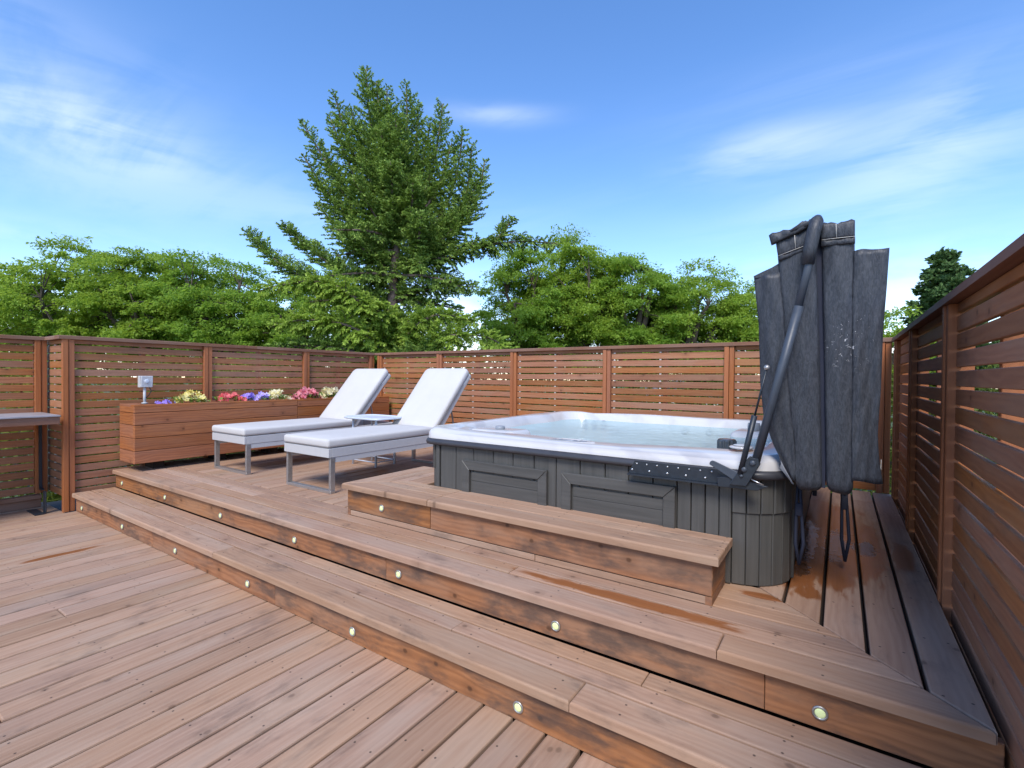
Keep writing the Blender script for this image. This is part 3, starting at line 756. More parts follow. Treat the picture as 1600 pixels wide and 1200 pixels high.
def lounger(x, y, label, rz=0.0, ang=49.0):
    t = empty('sun_lounger', (x, y, Z2), label, 'sun lounger', 'two sun loungers on the upper deck', rz=rz)
    MX = Matrix.Translation((x, y, Z2)) @ Matrix.Rotation(rz, 4, 'Z')
    W = 0.63
    for yy in (0.02, 1.55):
        bm = bmesh.new(); h = 0.2945
        for lo, hi in (((0, yy, 0.0255), (0.025, yy + .045, h)), ((W - .025, yy, 0.0255), (W, yy + .045, h)), ((0, yy, 0), (W, yy + .045, 0.025))):
            add_box(bm, lo, hi)
        bmesh.ops.bevel(bm, geom=list(bm.edges), offset=0.002, segments=1, affect='EDGES')
        bm_obj('leg_frame', bm, M_steel, t, MX)
    # seat frame
    bm = bmesh.new()
    for lo, hi in (((0, 0, .297), (W, .03, .372)), ((0, .0305, .297), (.03, 1.95, .372)), ((W - .03, .0305, .297), (W, 1.95, .372)), ((.0305, 1.92, .297), (W - .0305, 1.95, .372))):
        add_box(bm, lo, hi)
    bmesh.ops.bevel(bm, geom=list(bm.edges), offset=0.003, segments=1, affect='EDGES')
    bm_obj('seat_frame', bm, M_whiteframe, t, MX)
    bm = bmesh.new()
    prof = [(0.035, 0.296), (0.056, 0.254), (1.9, 0.254), (1.9, 0.296)]
    for xa, xb in ((W - .026, W - .003), (.003, .026)):
        a = [bm.verts.new((xa, q, z)) for q, z in prof]; b_ = [bm.verts.new((xb, q, z)) for q, z in prof]
        bm.faces.new(a); bm.faces.new(b_[::-1])
        for i_ in range(4): bm.faces.new((a[i_], b_[i_], b_[(i_ + 1) % 4], a[(i_ + 1) % 4]))
    bm_obj('lower_rail', bm, M_whiteframe, t, MX)
    bm = bmesh.new()
    for k in range(9): add_box(bm, (.031, .10 + k * .14, .345), (W - .031, .16 + k * .14, .365))
    bm_obj('seat_slats', bm, M_whiteframe, t, MX)
    smooth_box('seat_cushion', (-.004, -.008, .377), (W + .004, 1.262, .448), .022, 4, M_cushion, t, MX, puff=.010)
    bm = bmesh.new(); add_box(bm, (0.003, 0.0, .3735), (W - .003, 1.255, .3765)); bm_obj('piping', bm, M_piping, t, MX)
    # backrest
    A = MX @ Matrix.Translation((0, 1.285, .375)) @ Matrix.Rotation(math.radians(ang), 4, 'X')
    bm = bmesh.new(); add_box(bm, (.0, 0, -.032), (W, .70, .010)); bmesh.ops.bevel(bm, geom=list(bm.edges), offset=0.004, segments=1, affect='EDGES')
    bm_obj('back_frame', bm, M_whiteframe, t, A)
    # cushion with rounded top corners, outline in the local xy plane
    r = .055; H_ = .855
    out = [(-.004, .0), (W + .004, .0)]
    for k in range(6):
        q = k / 5 * math.pi / 2; out.append((W + .004 - r + r * math.cos(q), H_ - r + r * math.sin(q)))
    for k in range(6):
        q = math.pi / 2 + k / 5 * math.pi / 2; out.append((-.004 + r + r * math.cos(q), H_ - r + r * math.sin(q)))
    bm = bmesh.new()
    def ring(ins, z): 
        cx_, cy2 = W / 2, H_ / 2
        return [bm.verts.new((cx_ + (a - cx_) * (1 - ins / .3), cy2 + (b2 - cy2) * (1 - ins / .42), z)) for a, b2 in out]
    rs = [ring(.018, .013), ring(.004, .018), ring(0, .030), ring(0, .058), ring(.005, .072), ring(.018, .082), ring(.07, .088), ring(.16, .091)]
    for a, b_ in zip(rs, rs[1:]):
        for i_ in range(len(out)): bm.faces.new((a[i_], a[(i_ + 1) % len(out)], b_[(i_ + 1) % len(out)], b_[i_]))
    bm.faces.new(rs[0][::-1]); bm.faces.new(rs[-1])
    bm_obj('back_cushion', bm, M_cushion, t, A, True)
    smooth_box('cushion_sleeve', (.006, .66, -.048), (W - .002, .835, .012), .02, 3, M_cushion, t, A)
    bm = bmesh.new()
    add_box(bm, (.008, .02, .0105), (W + .0035, .655, .0145)); bm_obj('piping', bm, M_piping, t, A)
    bm = bmesh.new()
    for xx in (.06, W - .06): tube_bm(bm, [(xx, 1.285 + .36, .33), (xx, 1.285 + .28, .66)], .009, 8)
    bm_obj('back_strut', bm, M_steel, t, MX)
    return t
lounger(-5.382, 2.475, 'far white sun lounger beside the flower planter, its steel foot nearest the planter')
lounger(-4.072, 2.470, 'near white sun lounger between the side table and the hot tub')

# ================================================================== SIDE TABLE
tb = empty('side_table', (-4.25, 3.62, Z2), 'small pale metal side table standing between the two loungers', 'side table')
TZ = 0.885
bm = bmesh.new()
out = [(-4.25 + 0.30 * math.copysign(abs(math.cos(q)) ** .45, math.cos(q)), 3.62 + 0.22 * math.copysign(abs(math.sin(q)) ** .45, math.sin(q))) for q in [2 * math.pi * k / 40 for k in range(40)]]
rr = []
for s_, z in ((0.97, TZ - .022), (1.0, TZ - .018), (1.0, TZ - .004), (0.98, TZ), (0.94, TZ), (0.93, TZ - .006), (0.5, TZ - .006)):
    rr.append([bm.verts.new((-4.25 + (a + 4.25) * s_, 3.62 + (b_ - 3.62) * s_, z)) for a, b_ in out])
for a, b_ in zip(rr, rr[1:]):
    for i_ in range(40): bm.faces.new((a[i_], a[(i_ + 1) % 40], b_[(i_ + 1) % 40], b_[i_]))
bm.faces.new(rr[0][::-1]); bm.faces.new(rr[-1])
bm_obj('table_top', bm, M_tablewhite, tb, None, True)
legs = [(-4.44, 3.50), (-4.07, 3.50), (-4.07, 3.76), (-4.44, 3.76)]
for lx, ly in legs: tube('leg', [(lx, ly, Z2), (lx, ly, TZ - .02)], .0135, M_tablewhite, tb)
for k in range(4):
    a, b_ = legs[k], legs[(k + 1) % 4]
    tube('crossbar', [(a[0], a[1], Z2 + .05), (b_[0], b_[1], Z2 + .05)], .006, M_tablewhite, tb, 8)

# ================================================================== WOODEN STEP BESIDE THE TUB
bs = empty('tub_step', (-1.6, 2.33, Z2), 'wooden box step with one round light running along the front of the hot tub', 'step')
T_ = 0.580
XA, XB = -2.872, -0.408
yj = [(2.165, 2.300), (2.304, 2.396), (2.400, 2.487)]
for q, (ya, yb) in enumerate(yj):
    xa = XA + (ya - 2.165); xa2 = XA + (yb - 2.165)
    kw = dict(c=0.010, seg=3) if q == 0 else dict(c=0.004, seg=2)
    poly_board('top_board', [(xa + .003, ya), (-2.0635, ya), (-2.0635, yb), (xa2 + .003, yb)], T_ + jig(.0008), 0.037, 0, M_tread, bs, **kw)
    poly_board('top_board', [(-2.0585, ya), (XB, ya), (XB, yb), (-2.0585, yb)], T_ + jig(.0008), 0.037, 0, M_tread, bs, **kw)
    # side run, mitred to the front run
    xo, xi = XA + (ya - 2.165), XA + (yb - 2.165)
    if xi < -2.38 + 0.3:
        poly_board('top_board', [(xo, ya + .003), (xo, 2.98), (xi, 2.98), (xi, yb + .003)], T_ + jig(.0008), 0.037, 1, M_tread, bs, **kw)
poly_board('top_board', [(-2.546, 2.4925), (-2.546, 2.98), (-2.375, 2.98), (-2.375, 2.4925)], T_ - .001, 0.037, 1, M_tread, bs)
for a, b_ in ((-2.842, -2.063), (-2.060, -0.4375)):
    board('front_board', (a + .001, 2.195, 0.4685), (b_ - .001, 2.195, 0.4685), 0.139, 0.03, M_riser, bs, up=(0, -1, 0), c=0.002)
for a, b_ in ((-2.842, -1.32), (-1.318, -0.4375)):
    board('kick_strip', (a + .001, 2.199, 0.3765), (b_ - .001, 2.199, 0.3765), 0.034, 0.03, M_tread, bs, up=(0, -1, 0), c=0.002)
board('end_board', (-0.4365, 2.196, 0.4685), (-0.4365, 2.488, 0.4685), 0.139, 0.028, M_riser, bs, up=(1, 0, 0), c=0.002)
board('end_board', (-0.4365, 2.196, 0.3775), (-0.4365, 2.488, 0.3775), 0.036, 0.028, M_riser, bs, up=(1, 0, 0), c=0.002)
board('end_board', (-2.843, 2.96, 0.4505), (-2.843, 2.196, 0.4505), 0.18, 0.028, M_riser, bs, up=(-1, 0, 0), c=0.002)
box_obj('step_frame', (-2.81, 2.24, Z2), (-0.47, 2.484, T_ - .045), M_under, bs, bevel=0)
box_obj('step_frame', (-2.81, 2.485, Z2), (-2.40, 2.95, T_ - .045), M_under, bs, bevel=0)
step_light(bs, -2.492, 2.194, 0.457)

# ================================================================== HOT TUB
tub = empty('hot_tub', (-1.27, 3.5, Z2), 'square grey sided hot tub with a white acrylic shell full of pale blue water', 'hot tub')
X0, X1, Y0, Y1 = -2.372, -0.182, 2.49, 4.50
box_obj('cabinet_core', (X0 + .10, Y0 + .10, Z2 + .001), (X1 - .10, Y1 - .10, 0.68), M_under, tub, bevel=0)
CR = 0.24
def corner_pts(cx, cy, a0, a1, n, r): return [(cx + r * math.cos(math.radians(a0 + (a1 - a0) * k / n)), cy + r * math.sin(math.radians(a0 + (a1 - a0) * k / n))) for k in range(n + 1)]
def plank(a, b_, z0, z1, T=0.018, out=0.0, name='plank', mat=None):
    a = Vector((a[0], a[1], 0)); b_ = Vector((b_[0], b_[1], 0)); d = (b_ - a); L = d.length; d.normalize(); n_ = Vector((d.y, -d.x, 0))
    m = (a + b_) / 2 + n_ * out
    return board(name, (m.x, m.y, z0), (m.x, m.y, z1), L - 0.004, T, mat or M_cab, tub, up=n_, c=0.003)
zb, zt = Z2 + .004, 0.862
fx = [-0.469, -0.5335, -0.600, -0.668, -0.79, -0.92, -1.053, -1.203, -1.355, -1.504, -1.656, -1.804, -1.962, -2.11, -2.245]
for a, b_ in zip(fx[1:], fx): plank((a, Y0), (b_, Y0), zb, zt)
plank((-0.469, Y0), (-0.413, Y0), zb, zt, out=0.010, name='corner_trim')
plank((-2.282, Y0), (-2.247, Y0), zb, zt, out=0.010, name='corner_trim')
cp = corner_pts(X1 - CR, Y0 + CR, -88, 0, 6, CR)
for a, b_ in zip(cp, cp[1:]):
    plank(a, b_, zb, 0.705); plank(a, b_, 0.700, zt, out=0.009, name='corner_panel')
cp2 = [(X0 + .005, Y0 + .10), (X0 + .035, Y0 + .035), (X0 + .075, Y0 + .004)]
for a, b_ in zip(cp2, cp2[1:]):
    plank(a, b_, zb, 0.705); plank(a, b_, 0.700, zt, out=0.009, name='corner_panel')
yy = Y0 + CR + .002
plank((X1, yy), (X1, yy + .035), zb, zt, out=0.010, name='corner_trim'); yy += .037
while yy < Y1 - .05:
    y2 = min(yy + .15, Y1 - .0); plank((X1, yy), (X1, y2), zb, zt); yy = y2
yy = Y0 + .102
while yy < Y1 - .05:
    y2 = min(yy + .15, Y1 - .0); plank((X0 + .005, y2), (X0 + .005, yy), zb, zt); yy = y2
xx = X0 + .006
while xx < X1 - .05:
    x2 = min(xx + .15, X1); plank((x2, Y1), (xx, Y1), zb, zt); xx = x2
# raised framed panels
def tub_frame(xa, xb, z0, z1):
    w_ = .060
    o = .0215
    plate('panel_frame', [(xa, z1), (xb, z1), (xb - w_, z1 - w_), (xa + w_, z1 - w_)], Y0 - o, Y0 - .001, M_cab, tub, .003)
    plate('panel_frame', [(xa, z1 - .0015), (xa + w_, z1 - w_ - .0015), (xa + w_, z0), (xa, z0)], Y0 - o, Y0 - .001, M_cab, tub, .003)
    plate('panel_frame', [(xb, z1 - .0015), (xb, z0), (xb - w_, z0), (xb - w_, z1 - w_ - .0015)], Y0 - o, Y0 - .001, M_cab, tub, .003)
    z = z1 - w_ - .012
    for k in range(4):
        zn = z - (.058 if k == 0 else .092)
        board('inner_panel', (xa + w_ + .010, Y0 - .007, (z + zn) / 2), (xb - w_ - .003, Y0 - .007, (z + zn) / 2), z - zn - .002, .006, M_cab, tub, up=(0, -1, 0), c=.0015)
        z = zn
tub_frame(-2.043, -1.408, zb + .02, 0.785)
tub_frame(-1.311, -0.672, zb + .02, 0.787)

def rrect(xa, xb, ya, yb, r, n=9, r4=None):
    pts = []; r0__ = r; r4 = r if r4 is None else r4
    for cx, cy, a0 in ((xb - r, ya + r, -90), (xb - r, yb - r, 0), (xa + r, yb - r, 90), (xa + r4, ya + r4, 180)):
        r = r4 if a0 == 180 else r0__
        for k in range(n + 1):
            q = math.radians(a0 + 90 * k / n); pts.append((cx + r * math.cos(q), cy + r * math.sin(q)))
        # straight-run subdivision
        i_ = (-90, 0, 90, 180).index(a0)
        nx = ((xb, yb - r0__), (xa + r0__, yb), (xa, ya + r4), (xb - r0__, ya))[i_]
        p = pts[-1]
        for k in range(1, 14): pts.append((p[0] + (nx[0] - p[0]) * k / 14, p[1] + (nx[1] - p[1]) * k / 14))
    return pts
def loft(name, rings, mat, closed_end=True):
    bm = bmesh.new(); R_ = []
    for pts, z in rings:
        R_.append([bm.verts.new((p[0], p[1], z[i_] if isinstance(z, list) else z)) for i_, p in enumerate(pts)])
    n = len(R_[0])
    for a, b_ in zip(R_, R_[1:]):
        for k in range(n): bm.faces.new((a[k], a[(k + 1) % n], b_[(k + 1) % n], b_[k]))
    if closed_end: bm.faces.new(R_[-1])
    return bm_obj(name, bm, mat, tub, None, True)
e = 0.030
def rr_(d, r): return rrect(X0 + d, X1 - d, Y0 + d, Y1 - d, r, r4=max(.04, r - .13))
loft('rim_band', [(rr_(-.004, .21), .862), (rr_(-e, .23), .866), (rr_(-e - .006, .235), .880), (rr_(-e, .23), .897), (rr_(-e + .012, .22), .906), (rr_(.05, .16), .906)], M_lip, False)
# shell: rim, sloping sill and basin
def ang_mod(pts, f):
    cx, cy = (X0 + X1) / 2, (Y0 + Y1) / 2 + .06
    out = []
    for p in pts:
        q = math.atan2(p[1] - cy, p[0] - cx); s_ = 1 + f * (0.5 * math.cos(8 * q + .6) + 0.5 * math.cos(5 * q + 1.0))
        out.append((cx + (p[0] - cx) * s_, cy + (p[1] - cy) * s_))
    return out
def inner(dl, dr, df, db, r, mod=0.0): return ang_mod(rrect(X0 + dl, X1 - dr, Y0 + df, Y1 - db, r), mod)
def zwave(pts, z, a, ph=0.0):
    return [z + a * math.sin(4.1 * p[0] + 2.3 * p[1] + ph) * math.sin(3.1 * p[1] - 2.2 * p[0] + 1.3 * ph) for p in pts]
r0 = rr_(-.020, .225)
rings = [(r0, .906), (rr_(-.018, .225), .945)]
def dip(pts, zl):
    out = []
    for p_, z in zip(pts, zl):
        near = min(1, max(0, (2.86 - p_[1]) / .20)); mid = max(0, math.sin(math.pi * (p_[0] - X0) / (X1 - X0))) ** .5
        far = min(1, max(0, (p_[1] - 4.30) / .10)) * math.exp(-((p_[0] + 1.97) / .10) ** 2)
        out.append(z - .034 * near * mid - .010 * far)
    return out
_zw = zwave
def zwave(pts, z, a, ph=0.0): return dip(pts, _zw(pts, z, a, ph))
p = rr_(-.010, .22); rings.append((p, dip(p, [.965] * len(p))))
p = rr_(.012, .21); rings.append((p, zwave(p, .984, .002)))
p = rr_(.040, .19); rings.append((p, zwave(p, .990, .004)))
p = inner(.085, .085, .11, .085, .17); rings.append((p, zwave(p, .988, .006, .5)))
p = inner(.110, .110, .155, .105, .17, .006); rings.append((p, zwave(p, .990, .007, 1.0)))
p = inner(.128, .128, .185, .12, .18, .012); rings.append((p, zwave(p, .978, .009, 1.5)))
p = inner(.145, .145, .215, .13, .20, .022); rings.append((p, zwave(p, .962, .004, 2)))
p = inner(.165, .165, .245, .15, .22, .035); rings.append((p, .910))
p = inner(.19, .19, .27, .18, .24, .045); rings.append((p, .84))
p = inner(.25, .25, .33, .24, .26, .05); rings.append((p, .76))
p = inner(.29, .29, .37, .28, .27, .05); rings.append((p, .735))
p = inner(.44, .44, .50, .44, .28, .06); rings.append((p, .715))
p = inner(.56, .56, .60, .56, .26, .06); rings.append((p, .70))
p = inner(.60, .60, .64, .60, .25, .05); rings.append((p, .66))
p = inner(.66, .66, .70, .66, .22, .02); rings.append((p, .50))
p = inner(.75, .75, .78, .75, .18, .0); rings.append((p, .47))
loft('shell', rings, M_shell)
WZ = 0.920
p = inner(.155, .155, .235, .14, .22, .030)
bm = bmesh.new(); bm.faces.new([bm.verts.new((a, b_, WZ)) for a, b_ in p]); bm_obj('water', bm, M_water, tub)
# headrest shelf forms on the far and left walls
for (cx, cy, sx, sy, z0_, h) in ((-1.99, 2.82, .20, .13, .86, .962), (-0.50, 3.86, .14, .16, .86, .962), (-0.85, 3.25, .30, .36, .72, .882)):
    smooth_box('shell_ledge', (cx - sx, cy - sy, z0_), (cx + sx, cy + sy, h), .045, 5, M_shell, tub)
def cap_(name, x_, y_, z_, r, h, mat, n=24):
    return lathe(name, [(r * .92, 0), (r, .004), (r, h * .65), (r * .9, h), (r * .5, h + .002)], (x_, y_, z_), mat, tub, n)
cap_('diverter_knob', -1.966, 2.794, .961, .034, .024, M_greyplastic)
cap_('diverter_knob', -0.500, 3.84, .960, .042, .055, M_greyplastic)
# topside control panel
pc = (-1.335, 2.612)
cpn = []
bm = bmesh.new()
prof = [(1.0, .0), (1.0, .010), (.96, .016), (.80, .018), (.78, .014), (.1, .014)]
R_ = []
for s_, z in prof: R_.append([bm.verts.new((pc[0] + .170 * s_ * math.cos(q), pc[1] + .070 * s_ * math.sin(q), .938 + z)) for q in [2 * math.pi * k / 36 for k in range(36)]])
for a, b_ in zip(R_, R_[1:]):
    for k in range(36): bm.faces.new((a[k], a[(k + 1) % 36], b_[(k + 1) % 36], b_[k]))
bm.faces.new(R_[-1])
bm_obj('control_bezel', bm, M_shell, tub, None, True)
smooth_box('control_pad', (pc[0] - .105, pc[1] - .034, .948), (pc[0] + .105, pc[1] + .034, .9545), .003, 2, M_greyplastic, tub)
smooth_box('control_display', (pc[0] - .03, pc[1] - .018, .9535), (pc[0] + .03, pc[1] + .018, .9565), .001, 1, plain('display', (0.40, 0.43, 0.46), 0.2), tub)
for k in (-1, 1):
    for kk in (-1, 1): cap_('button', pc[0] + k * .068, pc[1] + kk * .014, .954, .009, .003, M_lightgrey, 12)
# ribbed filter cap
fc = (-0.512, 2.90)
bm = bmesh.new(); N_ = 48; R_ = []
for r_, z in ((.045, .880), (.047, .89), (.047, .985), (.043, .995), (.02, .997)):
    R_.append([bm.verts.new((fc[0] + (r_ + (.0035 if (k // 2) % 2 else -.002) * (1 if .885 < z < .990 else 0)) * math.cos(2 * math.pi * k / N_), fc[1] + (r_ + (.0035 if (k // 2) % 2 else -.002) * (1 if .885 < z < .990 else 0)) * math.sin(2 * math.pi * k / N_), z)) for k in range(N_)])
for a, b_ in zip(R_, R_[1:]):
    for k in range(N_): bm.faces.new((a[k], a[(k + 1) % N_], b_[(k + 1) % N_], b_[k]))
bm.faces.new(R_[0][::-1]); bm.faces.new(R_[-1])
bm_obj('filter_cap', bm, plain('chrome_black_plastic', (0.07, 0.08, 0.09), 0.18, 0.3), tub)
cap_('air_control', -0.40, 2.640, .985, .055, .010, M_shell, 32)
cap_('air_control_insert', -0.40, 2.640, .9955, .036, .006, M_lightgrey, 32)
# jets set into the far wall and the seats
for (x_, y_, z_, ax) in ((-2.03, 4.30, .895, (0, -1, .5)), (-1.94, 4.315, .892, (0, -1, .5)), (-1.85, 4.32, .897, (0, -1, .5)), (-2.13, 3.25, .89, (1, 0, .5)), (-0.92, 3.14, .882, (0, 0, 1)), (-0.70, 3.36, .882, (0, 0, 1)), (-1.1, 4.33, .88, (0, -1, .5)), (-0.9, 4.33, .88, (0, -1, .5)), (-0.42, 3.2, .89, (-1, 0, .5))):
    lathe('jet', [(.030, -.01), (.030, .004), (.022, .006), (.012, .001)], (x_, y_, z_), M_greyplastic, tub, 20, ax)

# ================================================================== COVER LIFTER
lf = empty('cover_lifter', (-0.32, 2.42, 0.90), 'dark steel cover lifter with slanted arm and gas strut at the tub corner', 'cover lifter')
bm = bmesh.new()
a = [(-0.905, .836), (-0.872, .902), (-0.44, .902), (-0.425, .836)]
va = [bm.verts.new((q, 2.452, z)) for q, z in a]; vb = [bm.verts.new((q, 2.446, z)) for q, z in a]
bm.faces.new(va); bm.faces.new(vb[::-1])
for k in range(4): bm.faces.new((va[k], vb[k], vb[(k + 1) % 4], va[(k + 1) % 4]))
add_box(bm, (-0.905, 2.425, .828), (-0.30, 2.452, .835))
bm_obj('mounting_rail', bm, M_blacksteel, lf)
for k in range(9): lathe('screw', [(.0042, 0), (.0042, .002), (.002, .003)], (-0.86 + k * .052, 2.4458, .888), M_screw, lf, 8, (0, -1, 0))
for k in range(6): lathe('screw', [(.0055, 0), (.0055, .002), (.002, .003)], (-0.885 + k * .090, 2.4458, .855), M_screw, lf, 8, (0, -1, 0))
plate('pivot_plate', [(-0.412, 0.846), (-0.332, 0.979), (-0.293, 0.975), (-0.288, 0.947), (-0.34, 0.847)], 2.396, 2.403, M_blacksteel, lf)
plate('pivot_plate', [(-0.412, 0.846), (-0.332, 0.979), (-0.293, 0.975), (-0.288, 0.947), (-0.34, 0.847)], 2.428, 2.435, M_blacksteel, lf)
plate('lever', [(-0.500, 0.928), (-0.497, 0.940), (-0.488, 0.947), (-0.476, 0.945), (-0.372, 0.902), (-0.395, 0.866)], 2.406, 2.413, M_arm, lf)
plate('base_bracket', [(-0.468, 0.871), (-0.41, 0.879), (-0.256, 0.852), (-0.30, 0.829), (-0.462, 0.827)], 2.414, 2.427, M_blacksteel, lf)
tube('release_pin', [(-0.327, 2.405, 0.882), (-0.271, 2.40, 0.861)], .0028, M_screw, lf, 6)
for x_, z_, r_ in ((-0.315, .954, .0125), (-0.350, .922, .0125), (-0.360, .892, .008)):
    lathe('bolt', [(r_, 0), (r_, .004), (r_ * .8, .008), (r_ * .4, .010)], (x_, 2.396, z_), M_arm, lf, 14, (0, -1, 0))
tube('arm', [(-0.309, 2.415, 0.945), (-0.222, 2.417, 1.32), (-0.149, 2.419, 1.64)], .0185, M_arm, lf, 16)
tube('arm_upper_tube', [(-0.155, 2.419, 1.615), (-0.118, 2.42, 1.80), (-0.103, 2.422, 1.93)], .0155, M_arm, lf, 16)
bm = bmesh.new(); tube_bm(bm, [(-0.119, 2.42, 1.815), (-0.112, 2.42, 1.88), (-0.100, 2.424, 1.95), (-0.090, 2.432, 1.995), (-0.088, 2.46, 2.012)], [.024, .0265, .027, .026, .018], 14)
bm_obj('foam_sleeve', bm, M_vinyl, lf, None, True)
tube('arm_crossbar', [(-0.090, 2.45, 2.0), (-0.090, 4.55, 2.0)], .013, M_arm, lf, 10)
tube('gas_strut', [(-0.366, 2.40, 0.90), (-0.312, 2.405, 1.165)], .0125, M_blacksteel, lf, 12)
tube('strut_rod', [(-0.312, 2.405, 1.16), (-0.267, 2.408, 1.372)], .0045, M_blacksteel, lf, 8)
bm = bmesh.new(); bmesh.ops.create_uvsphere(bm, u_segments=12, v_segments=8, radius=.0125, matrix=Matrix.Translation((-0.266, 2.408, 1.378)))
bm_obj('ball_joint', bm, M_steel, lf, None, True)

# ================================================================== FOLDED COVER
cv = empty('tub_cover', (-0.09, 3.5, 0.84), 'folded slate grey vinyl hot tub cover standing upright at the right side of the tub', 'tub cover')
def drape(name, left, right, zs, yf, yd, mat, parent, nx=14, wrinkle=0.004, bulge=0.0, seed=0.0, fold=None):
    """soft slab between a left and right edge (x as a function of z); front near yf, going back to yf+yd"""
    def at(tab, z):
        for (za, xa), (zb_, xb) in zip(tab, tab[1:]):
            if (za - z) * (zb_ - z) <= 0 and za != zb_: return xa + (xb - xa) * (z - za) / (zb_ - za)
        return tab[0][1] if abs(z - tab[0][0]) < abs(z - tab[-1][0]) else tab[-1][1]
    bm = bmesh.new(); rows = []
    for z in zs:
        row = []
        xa, xb = at(left, z), at(right, z)
        for k in range(nx + 1):
            u = k / nx; x_ = xa + (xb - xa) * u
            y_ = yf - bulge * math.sin(math.pi * u) ** .7 + wrinkle * (math.sin(13 * z + 9 * u + seed) + .6 * math.sin(31 * z - 17 * u + 2 * seed))
            edge = min(u, 1 - u) * nx
            if edge < 1 and yd > .02: y_ += .006
            lo_ = max(0, 1 - (z - min(zs)) / .035) if yd > .02 else 0
            z_in = lo_ * .030 * abs(2 * u - 1) ** 4; y_ += lo_ * lo_ * .020
            if fold: y_ += fold(u, z)
            dz = .004 * math.sin(9 * x_ * 6 + seed) if z in (zs[0], zs[-1]) else 0
            row.append((x_, y_, z + dz + z_in))
        rows.append(row)
    F = [[bm.verts.new(p) for p in r] for r in rows]; B = [[bm.verts.new((p[0], p[1] + (yd if yd > .02 else yd), p[2])) for p in r] for r in rows]
    R, Cn = len(rows), nx + 1
    for i_ in range(R - 1):
        for j in range(nx):
            bm.faces.new((F[i_][j], F[i_][j + 1], F[i_ + 1][j + 1], F[i_ + 1][j])); bm.faces.new((B[i_][j], B[i_ + 1][j], B[i_ + 1][j + 1], B[i_][j + 1]))
    for i_ in range(R - 1):
        for j in (0, nx): bm.faces.new((F[i_][j], F[i_ + 1][j], B[i_ + 1][j], B[i_][j]))
    for j in range(nx):
        for i_ in (0, R - 1): bm.faces.new((F[i_][j], F[i_][j + 1], B[i_][j + 1], B[i_][j]))
    return bm_obj(name, bm, mat, parent, None, True)
Zr = lambda a, b_, n: [a + (b_ - a) * k / n for k in range(n + 1)]
# two foam leaves of the cover
drape('cover_half', [(1.95, -0.244), (1.59, -0.217), (1.307, -0.195), (1.025, -0.169), (0.835, -0.155)], [(1.95, -0.097), (1.72, -0.084), (1.308, -0.069), (0.835, -0.055)], Zr(0.840, 1.945, 44), 2.484, 2.06, M_vinyl, cv, 18, .0018, .012, .3)
drape('cover_half', [(2.0, -0.074), (1.72, -0.066), (1.309, -0.053), (0.835, -0.040)], [(2.0, 0.043), (1.31, 0.051), (0.835, 0.054)], Zr(0.842, 1.972, 44), 2.486, 2.06, M_vinyl, cv, 18, .0015, .012, 2.1)
box_obj('hinge_strip', (-0.105, 2.50, 0.86), (-0.045, 4.50, 1.955), M_strap, cv, 0)
# stitched end skirts folded over the top of each half
def strip(name, pts, y0, th, mat, nx=10, amp=.002):
    (x0_, z0_), (x1_, z1_), (x2_, z2_), (x3_, z3_) = pts       # bottom-left, bottom-right, top-right, top-left
    bm = bmesh.new(); F, B = [], []
    for i_ in range(7):
        v = i_ / 6; rf, rb = [], []
        for k in range(nx + 1):
            u = k / nx
            x_ = (x0_ * (1 - u) + x1_ * u) * (1 - v) + (x3_ * (1 - u) + x2_ * u) * v
            z_ = (z0_ * (1 - u) + z1_ * u) * (1 - v) + (z3_ * (1 - u) + z2_ * u) * v
            y_ = y0 + amp * math.sin(20 * u + 3 * v) - .004 * math.sin(math.pi * v)
            if v == 1: z_ += .004 * math.sin(9 * u) + .003 * math.sin(23 * u)
            rf.append(bm.verts.new((x_, y_, z_))); rb.append(bm.verts.new((x_, y_ + th, z_)))
        F.append(rf); B.append(rb)
    for i_ in range(6):
        for j in range(nx):
            bm.faces.new((F[i_][j], F[i_][j + 1], F[i_ + 1][j + 1], F[i_ + 1][j])); bm.faces.new((B[i_][j], B[i_ + 1][j], B[i_ + 1][j + 1], B[i_][j + 1]))
        for j in (0, nx): bm.faces.new((F[i_][j], F[i_ + 1][j], B[i_ + 1][j], B[i_][j]))
    for j in range(nx):
        for i_ in (0, 6): bm.faces.new((F[i_][j], F[i_][j + 1], B[i_][j + 1], B[i_][j]))
    return bm_obj(name, bm, mat, cv, None, True)
strip('end_skirt', [(-0.236, 1.873), (-0.091, 1.915), (-0.093, 1.990), (-0.246, 1.940)], 2.468, .012, M_vinyl)
strip('end_skirt', [(-0.232, 1.852), (-0.091, 1.897), (-0.091, 1.913), (-0.236, 1.871)], 2.471, .010, M_vinyl)
strip('end_skirt', [(-0.074, 1.920), (0.044, 1.918), (0.043, 1.986), (-0.076, 1.990)], 2.468, .012, M_vinyl)
strip('end_skirt', [(-0.073, 1.894), (0.045, 1.892), (0.045, 1.916), (-0.074, 1.918)], 2.471, .010, M_vinyl)
strip('top_flap', [(-0.262, 1.926), (-0.130, 1.974), (-0.103, 2.004), (-0.272, 1.968)], 2.452, .020, M_vinyl, 12, .004)
strip('top_flap', [(-0.215, 1.962), (-0.095, 1.992), (-0.098, 2.016), (-0.150, 2.002)], 2.448, .012, M_vinyl, 8, .003)
for pts in ([(-0.168, 2.461, 1.897), (-0.172, 2.459, 1.955)], [(-0.234, 2.461, 1.874), (-0.165, 2.457, 1.894), (-0.094, 2.461, 1.916)], [(-0.020, 2.462, 1.922), (-0.022, 2.459, 1.980)], [(-0.072, 2.461, 1.920), (-0.015, 2.458, 1.919), (0.043, 2.461, 1.918)],
            [(0.048, 2.500, 0.912), (0.100, 2.502, 0.908), (0.146, 2.518, 0.914), (0.147, 2.516, 1.0)]):
    tube('stitching', pts, 0.0011, M_gap, cv, 5)
